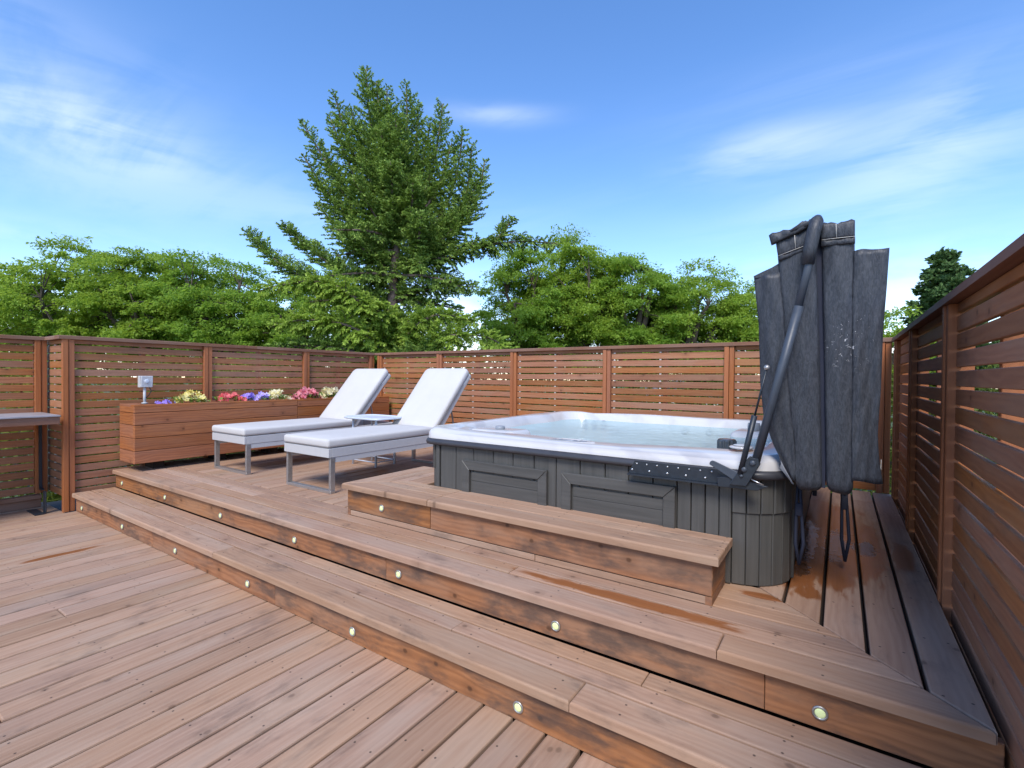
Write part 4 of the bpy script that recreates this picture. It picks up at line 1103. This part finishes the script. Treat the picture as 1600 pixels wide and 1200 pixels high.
# skirt flaps standing out left and right
drape('side_flap', [(1.80, -0.336), (1.597, -0.314), (1.305, -0.302), (1.16, -0.287), (1.032, -0.247), (0.95, -0.208), (0.885, -0.180)], [(1.84, -0.232), (1.591, -0.208), (1.307, -0.187), (1.026, -0.160), (0.88, -0.150)],
      Zr(0.885, 1.80, 40), 2.479, .007, M_vinyl, cv, 14, .003, .004, 1.0, fold=lambda u, z: .020 * (1 - u) ** 3 + .010 * math.sin(9 * u) * max(0, (z - 1.2)) * (1 - u))
bm = bmesh.new()
pts = [(-0.336, 1.800), (-0.300, 1.816), (-0.262, 1.831), (-0.228, 1.850), (-0.228, 1.790), (-0.334, 1.790)]
bm.free(); plate('side_flap', pts, 2.489, 2.496, M_vinyl, cv, .001)
drape('side_flap', [(1.86, 0.038), (1.31, 0.044), (0.90, 0.047)], [(1.86, 0.160), (1.698, 0.153), (1.519, 0.144), (1.311, 0.141), (1.103, 0.133), (1.012, 0.139), (0.905, 0.153)],
      Zr(0.905, 1.862, 42), 2.480, .007, M_vinyl, cv, 14, .003, .003, 4.0, fold=lambda u, z: .018 * u * u * u + .009 * math.sin(7 * u + 3 * z) * u)
# curled lower corner of the left flap, pale lining showing
bm = bmesh.new(); F = []
for i_ in range(9):
    v = i_ / 8; q = v * 2.6
    F.append([bm.verts.new((-0.222 + .052 * u + .012 * math.sin(q), 2.470 - .018 * math.sin(q) * (0.4 + u), 0.985 - .115 * u - .05 * v * (1 - u))) for u in [k / 8 for k in range(9)]])
for i_ in range(8):
    for j in range(8): bm.faces.new((F[i_][j], F[i_][j + 1], F[i_ + 1][j + 1], F[i_ + 1][j]))
bm_obj('curled_corner', bm, plain('cover_lining', (0.22, 0.23, 0.25), 0.6), cv, None, True)
# lock straps hanging below
def strap(x_, y_, z0, z1, sway):
    bm = bmesh.new()
    for s_ in (-1, 1):
        pts = [(x_ + s_ * .004, y_, z0), (x_ + s_ * .010 + sway * .3, y_, z0 - (z0 - z1) * .35), (x_ + s_ * .016 + sway, y_ + .004 * s_, z0 - (z0 - z1) * .75), (x_ + sway, y_, z1)]
        tube_bm(bm, pts, [.006, .007, .008, .007], 6)
    bm_obj('lock_strap', bm, M_strap, cv, None, True)
    box_obj('buckle', (x_ - .014 + sway * .3, y_ - .012, z0 - (z0 - z1) * .42), (x_ + .014 + sway * .3, y_ + .010, z0 - (z0 - z1) * .27), M_strap, cv, .004, 2)
strap(0.026, 3.0, 0.86, 0.405, 0.010)
strap(-0.150, 2.62, 0.86, 0.47, 0.006)
for x_, y_ in ((-0.100, 3.0), (0.022, 3.05)): box_obj('handle_tab', (x_ - .010, y_ - .006, 0.70 + .02), (x_ + .010, y_ + .006, 0.845), M_strap, cv, .003)

# ================================================================== TREES
def quads_mesh(name, C, A, Wd, ln, wd, growth=None, fold=0.25):
    """rhombic leaves: base C, axis A (unit), width direction Wd (unit), length ln, width wd"""
    n = len(C); ln = np.broadcast_to(ln, n)[:, None]; wd = np.broadcast_to(wd, n)[:, None]
    Nn = np.cross(A, Wd)
    V = np.empty((n, 4, 3), dtype=np.float32)
    V[:, 0] = C
    V[:, 1] = C + A * ln * .5 + Wd * wd * .5 + Nn * wd * fold
    V[:, 2] = C + A * ln
    V[:, 3] = C + A * ln * .5 - Wd * wd * .5 + Nn * wd * fold
    me = bpy.data.meshes.new(name)
    me.vertices.add(n * 4); me.vertices.foreach_set('co', V.ravel())
    me.loops.add(n * 4); me.loops.foreach_set('vertex_index', np.arange(n * 4, dtype=np.int32))
    me.polygons.add(n); me.polygons.foreach_set('loop_start', np.arange(0, n * 4, 4, dtype=np.int32)); me.polygons.foreach_set('loop_total', np.full(n, 4, dtype=np.int32))
    me.update(calc_edges=True)
    if growth is not None:
        growth_attr(me, np.repeat(growth, 4))
    return me
def unit(a): return a / np.maximum(1e-9, np.linalg.norm(a, axis=-1, keepdims=True))
def randdir(n): return unit(rng.normal(size=(n, 3)))

def bez(p0, p1, p2, n): return [p0 * (1 - t) ** 2 + p1 * 2 * t * (1 - t) + p2 * t * t for t in [k / n for k in range(n + 1)]]
def leafy_tree(label, base, trunk_top, crown, rad, mat, nclump=110, per=420, leaf=.11, group='broad-leaved trees beyond the fence', seed=0, flat=.42, holes=0.35, limbs=9, name='leafy_tree'):
    """base point, trunk_top point where limbs part, crown centre, crown radii"""
    rs = random.Random(seed); 
    t = empty(name, base, label, 'tree', group)
    base, tt, cc = Vector(base), Vector(trunk_top), Vector(crown)
    bm = bmesh.new()
    tube_bm(bm, [base, base.lerp(tt, .5) + Vector((rs.uniform(-.1, .1), rs.uniform(-.1, .1), 0)), tt], [.26, .2, .17], 9)
    ends = []
    for k in range(limbs):
        q = 2 * math.pi * (k + rs.uniform(-.3, .3)) / limbs
        el = rs.uniform(-.25, .95)
        d = Vector((math.cos(q) * math.cos(el) * rad[0], math.sin(q) * math.cos(el) * rad[1], math.sin(el) * rad[2]))
        e = cc + d * rs.uniform(.55, .8)
        m = tt.lerp(e, .5) + Vector((rs.uniform(-.3, .3), rs.uniform(-.3, .3), rs.uniform(.0, .6)))
        pts = bez(tt, m, e, 7)
        tube_bm(bm, pts, [.15 * (1 - .75 * i_ / 7) + .012 for i_ in range(8)], 7)
        ends += pts[3:]
    clumps = []
    tries = 0
    while len(clumps) < nclump and tries < nclump * 12:
        tries += 1
        d = Vector((rs.gauss(0, 1), rs.gauss(0, 1), rs.gauss(0, 1))).normalized() * (rs.random() ** .38)
        p = cc + Vector((d.x * rad[0], d.y * rad[1], d.z * rad[2]))
        p.z += .35 * math.sin(p.x * 1.7 + seed) * math.cos(p.y * 1.3 + seed)
        hsh = math.sin(p.x * 1.9 + seed * 3.1) * math.sin(p.z * 2.6 + seed) * math.sin(p.y * 1.7 + seed * 1.7)
        if hsh > holes: continue
        clumps.append((p, d))
    C, A, Wv, Ln = [], [], [], []
    for p, d in clumps:
        s_ = min(ends, key=lambda e: (e - p).length)
        m = s_.lerp(p, .5) + Vector((0, 0, .12))
        tube_bm(bm, bez(s_, m, p, 4), [.032, .024, .017, .011, .005], 5, cap=False)
        nn = int(per * rs.uniform(.6, 1.35))
        R = rs.uniform(.45, .85)
        out = np.array((d.x, d.y, 0.0)); 
        # several drooping sprays radiate from the clump
        ns = rs.randint(7, 11)
        for _ in range(ns):
            k = nn // ns
            q = rs.uniform(0, 2 * math.pi); dirv = np.array((math.cos(q), math.sin(q), rs.uniform(-.15, .55))) + out * .7
            dirv = dirv / np.linalg.norm(dirv)
            tpar = rng.random(k) ** .8
            droop = rs.uniform(.1, .5)
            c = np.array(p)[None] + dirv[None] * (tpar * R)[:, None]
            c[:, 2] -= droop * R * tpar ** 2
            c += rng.normal(size=(k, 3)) * np.array((.085, .085, .050)) * (1.2 - .5 * tpar)[:, None] * (R / .6)
            a = unit(dirv[None] * .6 + rng.normal(size=(k, 3)) * .55 + np.array((0, 0, -.35)))
            up = unit(np.array((0, 0, 1.0)) + rng.normal(size=(k, 3)) * .55)
            wv = unit(np.cross(up, a))
            C.append(c); A.append(a); Wv.append(wv); Ln.append(np.full(k, leaf) * rng.uniform(.6, 1.3, k))
    bm_obj('trunk', bm, M_bark, t, None, True)
    C, A, Wv, Ln = np.concatenate(C), np.concatenate(A), np.concatenate(Wv), np.concatenate(Ln)
    o = link('crown', quads_mesh('crown', C, A, Wv, Ln, Ln * .52), mat, t); o['kind'] = 'stuff'
    return t

def bough(pts, r0, r1, step=.15, nper=4, up=.5, droop=0.0, tw=.26, ln=.085, dens=1.0, power=.8):
    """needle sprays round a path; returns arrays and side branch tubes"""
    P = [Vector(p) for p in pts]
    fine = []
    # Catmull-Rom
    for i_ in range(len(P) - 1):
        a = P[max(0, i_ - 1)]; b_ = P[i_]; c = P[i_ + 1]; d = P[min(len(P) - 1, i_ + 2)]
        n = max(2, int((c - b_).length / .06))
        for k in range(n):
            t = k / n
            fine.append(.5 * ((2 * b_) + (c - a) * t + (2 * a - 5 * b_ + 4 * c - d) * t * t + (-a + 3 * b_ - 3 * c + d) * t ** 3))
    fine.append(P[-1])
    L = sum((fine[i_ + 1] - fine[i_]).length for i_ in range(len(fine) - 1))
    C, A, G, side = [], [], [], []
    s = 0; nxt = 0.02; 
    for i_ in range(len(fine) - 1):
        seg = fine[i_ + 1] - fine[i_]; tdir = seg.normalized()
        # needles on the axis itself
        for _ in range(max(1, int(seg.length / .016 * dens))):
            C.append(fine[i_] + seg * random.random()); A.append((tdir + Vector(rng.normal(size=3)) * .55).normalized()); G.append(max(0, (s / L - .85) * 5) + random.random() * .3)
        while s >= nxt - 1e-6 or nxt < s + seg.length:
            if nxt > s + seg.length: break
            base = fine[i_] + seg * max(0, min(1, (nxt - s) / max(1e-6, seg.length)))
            f = nxt / L
            R = (r0 + (r1 - r0) * f) if r0 < r1 else r1 + (r0 - r1) * (1 - f) ** power
            u = tdir.orthogonal().normalized(); v = tdir.cross(u)
            ph = random.uniform(0, 6.28)
            for k in range(nper):
                q = ph + 2 * math.pi * k / nper + random.uniform(-.5, .5)
                r = u * math.cos(q) + v * math.sin(q)
                bl = R * random.uniform(.40, 1.30)
                d0 = (r + tdir * up + Vector((0, 0, .15))).normalized()
                n = max(2, int(bl / .05)); p = base.copy(); bp = [p.copy()]
                for j in range(n):
                    dd = (d0 + Vector((0, 0, (.25 if droop <= 0 else -droop) * j / n * 1.2)) + Vector(rng.normal(size=3)) * .06).normalized()
                    p = p + dd * (bl / n); bp.append(p.copy())
                    fr = (j + 1) / n
                    perp = dd.cross(Vector((0, 0, 1))); perp = perp.normalized() if perp.length > .1 else dd.orthogonal().normalized()
                    tl = tw * (1 - fr * .75) * min(1, bl / .35) * random.uniform(.7, 1.2)
                    for sgn in (-1, 1):
                        td = (perp * sgn + dd * 1.0 + Vector((0, 0, -droop * .9 + random.uniform(-.15, .2)))).normalized()
                        m = max(1, int(tl / .038 * dens))
                        for z in range(m):
                            fz = (z + random.random()) / m
                            C.append(p + td * tl * fz); A.append((td + Vector(rng.normal(size=3)) * .35).normalized()); G.append((max(0, fz - .45) * 1.9 + .5 * max(0, fr - .5)) * random.random())
                    C.append(p); A.append(dd); G.append(fr * .8)
                side.append(bp)
            nxt += step
        s += seg.length
    return np.array(C), np.array(A), np.array(G), side, fine
def add_bough(tree, pts, r0, r1, mat, name='bough', ln=.085, wd=.036, trunk_r=(.06, .012), wood_mat=None, **kw):
    C, A, G, side, fine = bough(pts, r0, r1, ln=ln, **kw)
    n = len(C)
    C = np.repeat(C, 2, 0); A = np.repeat(A, 2, 0); G = np.repeat(G, 2)
    A = unit(A + rng.normal(size=A.shape) * .22)
    Wv = unit(np.cross(A, randdir(2 * n)))
    L_ = rng.uniform(.7, 1.25, 2 * n) * ln
    C = C - A * (L_ * .35)[:, None]
    me = quads_mesh('needles', C, A, Wv, L_, L_ * (wd / ln), G, .12)
    bm = bmesh.new()
    sub = fine[::4] + ([fine[-1]] if (len(fine) - 1) % 4 else [])
    tube_bm(bm, sub, [trunk_r[0] + (trunk_r[1] - trunk_r[0]) * k / (len(sub) - 1) for k in range(len(sub))], 6)
    for bp in side[::2]:
        if len(bp) > 3: tube_bm(bm, [bp[0], bp[len(bp) // 2], bp[-1]], [.011, .007, .003], 3, cap=False)
    b = bm_obj(name, bm, wood_mat or M_sprucebark, tree, None, True)
    o = link('needles', me, mat, b); o['kind'] = 'stuff'
    return 2 * n

sp = empty('spruce_tree', (-10.56, 9.78, -3.2), 'big many topped dark green spruce rising behind the loungers, highest tree of all', 'tree')
bm = bmesh.new()
tube_bm(bm, [(-10.56, 9.78, -3.2), (-10.60, 9.76, 1.1), (-10.67, 9.73, 2.93), (-10.65, 9.77, 4.22), (-10.56, 9.85, 5.3), (-10.75, 9.72, 6.4)], [.24, .19, .155, .13, .10, .06], 12)
bm_obj('trunk', bm, M_sprucebark, sp, None, True)
J1, J2, J3, J4, J5 = (-10.62, 9.81, 5.2), (-10.76, 9.73, 6.3), (-10.29, 10.04, 5.6), (-10.85, 9.62, 4.5), (-10.13, 10.13, 4.8)
leaders = [(J2, (-11.2, 9.45, 8.2), (-11.39, 9.37, 10.11), .75), (J2, (-11.6, 9.15, 7.6), (-12.14, 8.86, 9.38), .55), (J2, (-10.85, 9.7, 8.0), (-10.88, 9.7, 9.54), .55),
           (J1, (-10.4, 10.0, 7.8), (-10.43, 10.01, 9.69), .60), (J3, (-10.15, 10.1, 7.4), (-10.14, 10.19, 9.13), .55), (J3, (-9.75, 10.4, 7.3), (-9.55, 10.59, 9.14), .62),
           (J5, (-9.3, 10.7, 6.6), (-9.05, 10.91, 8.39), .55), (J5, (-9.1, 10.9, 6.2), (-8.83, 11.05, 7.99), .5), (J5, (-8.9, 11.0, 5.9), (-8.52, 11.25, 7.53), .5),
           (J1, (-11.9, 8.95, 6.8), (-12.9, 8.33, 8.59), .5), (J1, (-11.6, 9.2, 7.0), (-12.24, 8.78, 8.74), .5), (J4, (-12.0, 8.9, 6.1), (-12.89, 8.33, 7.69), .5),
           (J2, (-11.0, 9.6, 8.2), (-11.15, 9.55, 9.75), .5), (J2, (-11.5, 9.3, 7.8), (-11.75, 9.15, 9.0), .5), (J1, (-10.6, 9.6, 7.6), (-10.72, 9.7, 9.0), .55), (J3, (-10.0, 10.2, 7.2), (-9.85, 10.4, 8.6), .5),
           (J3, (-9.6, 10.4, 6.6), (-9.3, 10.7, 8.0), .5), (J4, (-11.9, 8.95, 6.6), (-12.4, 8.65, 7.9), .5), (J4, (-11.7, 9.0, 5.9), (-12.6, 8.45, 7.0), .5), (J5, (-9.2, 10.7, 5.6), (-8.65, 11.1, 6.9), .5),
           (J4, (-11.8, 8.9, 5.4), (-12.45, 8.55, 6.2), .5), (J4, (-11.6, 9.2, 4.9), (-12.1, 8.9, 5.35), .42), (J5, (-9.3, 10.5, 5.3), (-8.85, 10.95, 6.3), .55), (J5, (-9.2, 10.6, 4.7), (-8.55, 11.1, 5.3), .5)]
tot = 0
for a, m, e, r in leaders:
    tot += add_bough(sp, [a, m, e], r * 1.4, .10, M_needle, step=.16, nper=4, up=.45, power=.62, tw=.20, dens=.85)
# inner crown facing the viewer and the far side
for (a, e, r) in ((J2, (-10.2, 8.9, 7.9), .6), (J1, (-9.95, 9.0, 7.0), .62), (J1, (-11.1, 8.7, 6.7), .6), (J3, (-9.4, 9.3, 6.5), .6), (J4, (-11.1, 8.4, 5.3), .5), (J5, (-9.2, 9.4, 5.6), .5), (J2, (-11.2, 10.6, 8.2), .6), (J1, (-10.3, 11.2, 7.2), .6), (J5, (-9.4, 9.6, 4.4), .40), (J3, (-10.0, 9.2, 8.2), .55)):
    a = Vector(a); e = Vector(e); m = a.lerp(e, .5) + Vector((0, 0, -.1))
    tot += add_bough(sp, [a, m, e], r * 1.25, .16, M_needle, step=.15, nper=4, up=.5, power=.5)
for k, z in enumerate((5.3, 4.9, 4.5, 4.2, 3.8, 3.5, 3.1, 2.8, 2.4, 2.0, 1.6)):
    for q in (k * 1.3 + .5, k * 1.3 + 2.7, k * 1.3 + 4.6):
        d = Vector((math.cos(q), math.sin(q), 0)); 
        if d.dot(Vector((.73, -.68, 0))) > .75: continue          # the side where the trunk shows
        a = Vector((-10.62, 9.78, z)); L_ = random.uniform(1.2, 2.0)
        tot += add_bough(sp, [a, a + d * L_ * .5 + Vector((0, 0, -.05)), a + d * L_ + Vector((0, 0, -.25))], .42, .16, M_needle, step=.17, nper=4, up=.4, droop=.7, power=.4, dens=.8)
# low dark side boughs and bright drooping front boughs
for pts, r, mat, kw in (
        ([(-10.8, 9.7, 3.9), (-11.79, 9.01, 4.25), (-12.7, 8.4, 5.0), (-13.29, 8.03, 5.62)], .42, M_needle, dict(up=.6)),
        ([(-10.8, 9.7, 3.3), (-12.0, 8.9, 3.75), (-13.2, 8.05, 4.4), (-14.14, 7.45, 5.39)], .45, M_needle, dict(up=.6)),
        ([(-10.5, 9.9, 4.4), (-9.06, 10.84, 4.95), (-7.77, 11.71, 5.20), (-6.78, 12.37, 5.16)], .38, M_needle, dict(up=.4, droop=.7)),
        ([(-8.6, 11.2, 5.0), (-8.2, 11.45, 5.3), (-7.86, 11.66, 5.82)], .30, M_needle, dict(up=.6)),
        ([(-10.5, 9.85, 3.6), (-9.6, 10.5, 3.9), (-8.7, 11.1, 3.9)], .45, M_needle, dict(up=.4, droop=.5)),
        ([(-10.5, 9.85, 2.8), (-9.7, 10.4, 3.0), (-8.9, 10.9, 2.9)], .45, M_needle, dict(up=.4, droop=.5)),
        ([(-10.6, 9.7, 2.2), (-10.25, 8.22, 3.25), (-11.07, 7.68, 3.72), (-12.02, 7.04, 3.60), (-12.36, 6.81, 3.45)], .50, M_needle2, dict(up=.4, droop=.8)),
        ([(-10.6, 9.7, 2.4), (-10.1, 8.9, 3.0), (-10.75, 8.0, 3.25), (-11.4, 7.5, 3.2)], .45, M_needle2, dict(up=.4, droop=.7)),
        ([(-10.6, 9.7, 1.6), (-10.24, 8.21, 2.50), (-11.33, 7.49, 2.75), (-12.14, 6.94, 2.55)], .50, M_needle2, dict(up=.4, droop=.6)),
        ([(-10.6, 9.7, 1.2), (-10.4, 8.4, 1.9), (-11.6, 7.6, 2.1), (-12.6, 7.1, 1.9)], .50, M_needle, dict(up=.4, droop=.6)),
        ([(-10.5, 9.7, 1.5), (-8.47, 9.39, 2.30), (-7.52, 10.03, 2.35), (-6.97, 10.39, 1.95)], .48, M_needle2, dict(up=.4, droop=.4)),
        ([(-10.5, 9.7, 2.0), (-8.88, 9.13, 2.75), (-8.34, 9.49, 2.90), (-7.79, 9.85, 2.70)], .42, M_needle2, dict(up=.5, droop=.3)),
        ([(-10.5, 9.7, 1.0), (-9.2, 9.0, 1.8), (-8.2, 9.5, 1.9), (-7.4, 9.9, 1.5)], .5, M_needle, dict(up=.4, droop=.5)),
        ([(-10.5, 9.7, 0.3), (-10.6, 8.6, 1.0), (-11.0, 8.0, 1.1)], .6, M_needle, dict(up=.4, droop=.5)),
        ([(-10.5, 9.7, 0.2), (-9.6, 9.0, 0.9), (-9.0, 8.8, 1.0)], .6, M_needle, dict(up=.4, droop=.5))):
    tot += add_bough(sp, pts, r * 1.15, .16, mat, step=.13, nper=5, power=.5, **kw)

s2 = empty('spruce_tree', (2.78, 21.18, -3.2), 'distant dark spruce showing above the right fence', 'tree')
bm = bmesh.new(); tube_bm(bm, [(2.95, 21.25, -3.2), (2.8, 21.2, 2.0), (2.78, 21.18, 5.3)], [.2, .14, .04], 8); bm_obj('trunk', bm, M_sprucebark, s2, None, True)
for k in range(40):
    z = 0.6 + k * .118; q = k * 2.399; R = max(.25, 1.75 * (1 - (z - .6) / 4.9) ** .7) if z < 5.3 else .15
    b0 = Vector((2.8, 21.2, z)); e = b0 + Vector((math.cos(q) * R, math.sin(q) * R, .20 + .1 * R))
    add_bough(s2, [b0, b0.lerp(e, .5) + Vector((0, 0, -.08)), e], .42, .16, M_needleF, step=.13, nper=5, up=.5, ln=.14, wd=.07, dens=.7, trunk_r=(.03, .008))
add_bough(s2, [(2.78, 21.18, 4.6), (2.78, 21.18, 5.1), (2.76, 21.18, 5.55)], .3, .06, M_needleF, step=.14, nper=4, up=.9, ln=.13, wd=.06, dens=.6, trunk_r=(.03, .008))

LT = [
 ('elm', 'leftmost pale green tree whose crown leans out of the picture at the left edge', (-27.0, 5.2, -3.2), (-26.8, 5.3, .6), (-26.6, 5.2, 2.3), (2.3, 2.3, 2.3), M_leafA, 90, 11),
 ('elm', 'broad light green tree above the counter fence, second from the left', (-23.7, 5.8, -3.2), (-23.6, 5.85, 1.4), (-23.3, 6.0, 3.6), (2.5, 2.3, 2.55), M_leafA, 150, 23),
 ('elm', 'bright green tree with dark forked limbs above the outlet box', (-21.0, 7.5, -3.2), (-21.0, 7.6, 1.6), (-20.9, 7.7, 3.5), (2.4, 2.2, 2.45), M_leafA, 150, 5),
 ('elm', 'green tree with visible dark limbs directly left of the big spruce', (-18.7, 8.9, -3.2), (-18.8, 8.9, 1.8), (-18.9, 9.0, 3.3), (2.2, 2.1, 2.35), M_leafB, 150, 37),
 ('elm', 'green tree half hidden behind the lower left boughs of the spruce', (-16.3, 10.6, -3.2), (-16.2, 10.6, 1.0), (-16.2, 10.7, 2.6), (2.2, 2.0, 2.3), M_leafB, 130, 41),
 ('ash', 'green tree with a forked trunk just right of the big spruce', (-9.7, 15.2, -3.2), (-9.6, 15.3, 1.5), (-9.5, 15.4, 3.4), (1.75, 1.7, 2.5), M_leafB, 135, 53),
 ('ash', 'tall slim green tree second right of the spruce with its tip beside the long bough', (-7.95, 16.35, -3.2), (-7.95, 16.35, 1.9), (-8.0, 16.4, 3.9), (1.65, 1.6, 2.75), M_leafA, 140, 67),
 ('ash', 'round topped green tree in the middle of the right hand row', (-6.3, 17.4, -3.2), (-6.4, 17.4, 1.5), (-6.35, 17.5, 3.55), (1.7, 1.6, 2.55), M_leafB, 135, 71),
 ('ash', 'green tree left of the upright cover with its crown notched on top', (-4.5, 18.6, -3.2), (-4.6, 18.6, 1.2), (-4.55, 18.65, 3.1), (1.75, 1.6, 2.35), M_leafA, 130, 83),
 ('ash', 'lowest green tree of the right hand row, cut off by the upright cover', (-2.8, 19.6, -3.2), (-2.9, 19.6, .9), (-2.9, 19.7, 2.6), (1.8, 1.6, 2.3), M_leafA, 130, 97),
 ('ash', 'green bushy tree peeping over the fence between the cover and the right fence', (1.2, 20.1, -3.2), (1.2, 20.1, .4), (1.15, 20.1, 1.75), (1.3, 1.2, 1.55), M_leafA, 70, 103),
]
for kind, lab, b_, t_, c_, r_, m_, nc, sd_ in LT:
    leafy_tree(lab, b_, t_, c_, r_, m_, nclump=int(nc * 1.05), per=430, leaf=.105 if kind == 'elm' else .10, seed=sd_, flat=.4, holes=.30, name='leafy_tree')

# a clipped row of shrubs outside the left and far fences, seen through the slats
def hedge(label, p0, p1, wdt, z0, z1, n, mat):
    p0 = Vector(p0); p1 = Vector(p1); D = (p1 - p0); Np = Vector((-D.y, D.x, 0)).normalized()
    h = empty('hedge', p0.lerp(p1, .5), label, 'hedge')
    u = rng.random(n); v = rng.uniform(-1, 1, n); z = rng.random(n)
    C = np.array(p0)[None] + np.array(D)[None] * u[:, None] + np.array(Np)[None] * (v * wdt * (.7 + .3 * np.sin(u * 60)))[:, None]
    C[:, 2] = z0 + (z1 - z0) * (z ** .6) * (.85 + .15 * np.sin(u * 43 + v * 3)) 
    A = unit(rng.normal(size=(n, 3)) + np.array((0, 0, .5))); W_ = unit(np.cross(A, randdir(n))); L_ = rng.uniform(.08, .18, n)
    o = link('foliage', quads_mesh('foliage', C, A, W_, L_, L_ * .5), mat, h); o['kind'] = 'stuff'
hedge('sunlit yellow green hedge glimpsed through the slats of the left fence', (-11.5, -7.0, -3.2), (-12.5, 9.5, -3.2), 1.0, -3.2, 1.75, 60000, leaf_mat('hedge_leaves', (0.12, 0.16, 0.025), (0.30, 0.33, 0.06), .4))
hedge('green hedge glimpsed through the slats of the far fence', (-17.0, 12.2, -3.2), (4.0, 19.0, -3.2), .9, -3.2, 1.95, 75000, leaf_mat('hedge_leaves_dark', (0.07, 0.11, 0.02), (0.20, 0.24, 0.05), .4))

# ================================================================== NEIGHBOURS (seen only through the slats)
def house(label, x0, x1, y0, y1, zt, rh, wins):
    h = empty('neighbour_house', ((x0 + x1) / 2, (y0 + y1) / 2, -3.2), label, 'house')
    box_obj('wall', (x0, y0, -3.19), (x1, y1, zt), M_stucco, h, 0)
    bm = bmesh.new(); yc = (y0 + y1) / 2
    P = [(x0 - .4, y0 - .4, zt + .002), (x1 + .4, y0 - .4, zt + .002), (x1 + .4, y1 + .4, zt + .002), (x0 - .4, y1 + .4, zt + .002), (x0 + 1.2, yc, zt + rh), (x1 - 1.2, yc, zt + rh)]
    v = [bm.verts.new(p) for p in P]
    for f_ in ((0, 1, 5, 4), (1, 2, 5), (2, 3, 4, 5), (3, 0, 4), (3, 2, 1, 0)): bm.faces.new([v[k] for k in f_])
    bm_obj('roof', bm, M_roof, h)
    for (side, a, b_, z0, z1) in wins:
        if side == 'y0': w_ = box_obj('window', (a, y0 - .05, z0), (b_, y0 - .001, z1), M_whiteframe, h, .01); box_obj('pane', (a + .08, y0 - .06, z0 + .08), (b_ - .08, y0 - .052, z1 - .08), M_glassdark, w_, 0)
        else: w_ = box_obj('window', (x0 - .05, a, z0), (x0 - .001, b_, z1), M_whiteframe, h, .01); box_obj('pane', (x0 - .06, a + .08, z0 + .08), (x0 - .052, b_ - .08, z1 - .08), M_glassdark, w_, 0)
house('pale walled house glimpsed through the slats of the right fence', 5.0, 14.0, 6.5, 13.0, .75, .9, [('y0', 7, 8.4, -1.4, 0), ('x0', 8, 9.4, -1.4, 0)])
house('white walled bungalow glimpsed through the middle of the far fence', -10.0, -1.5, 30.0, 38.0, .6, .8, [('y0', -8, -6.4, -1.4, 0), ('y0', -4.6, -3, -1.4, 0)])
print('needles', tot)
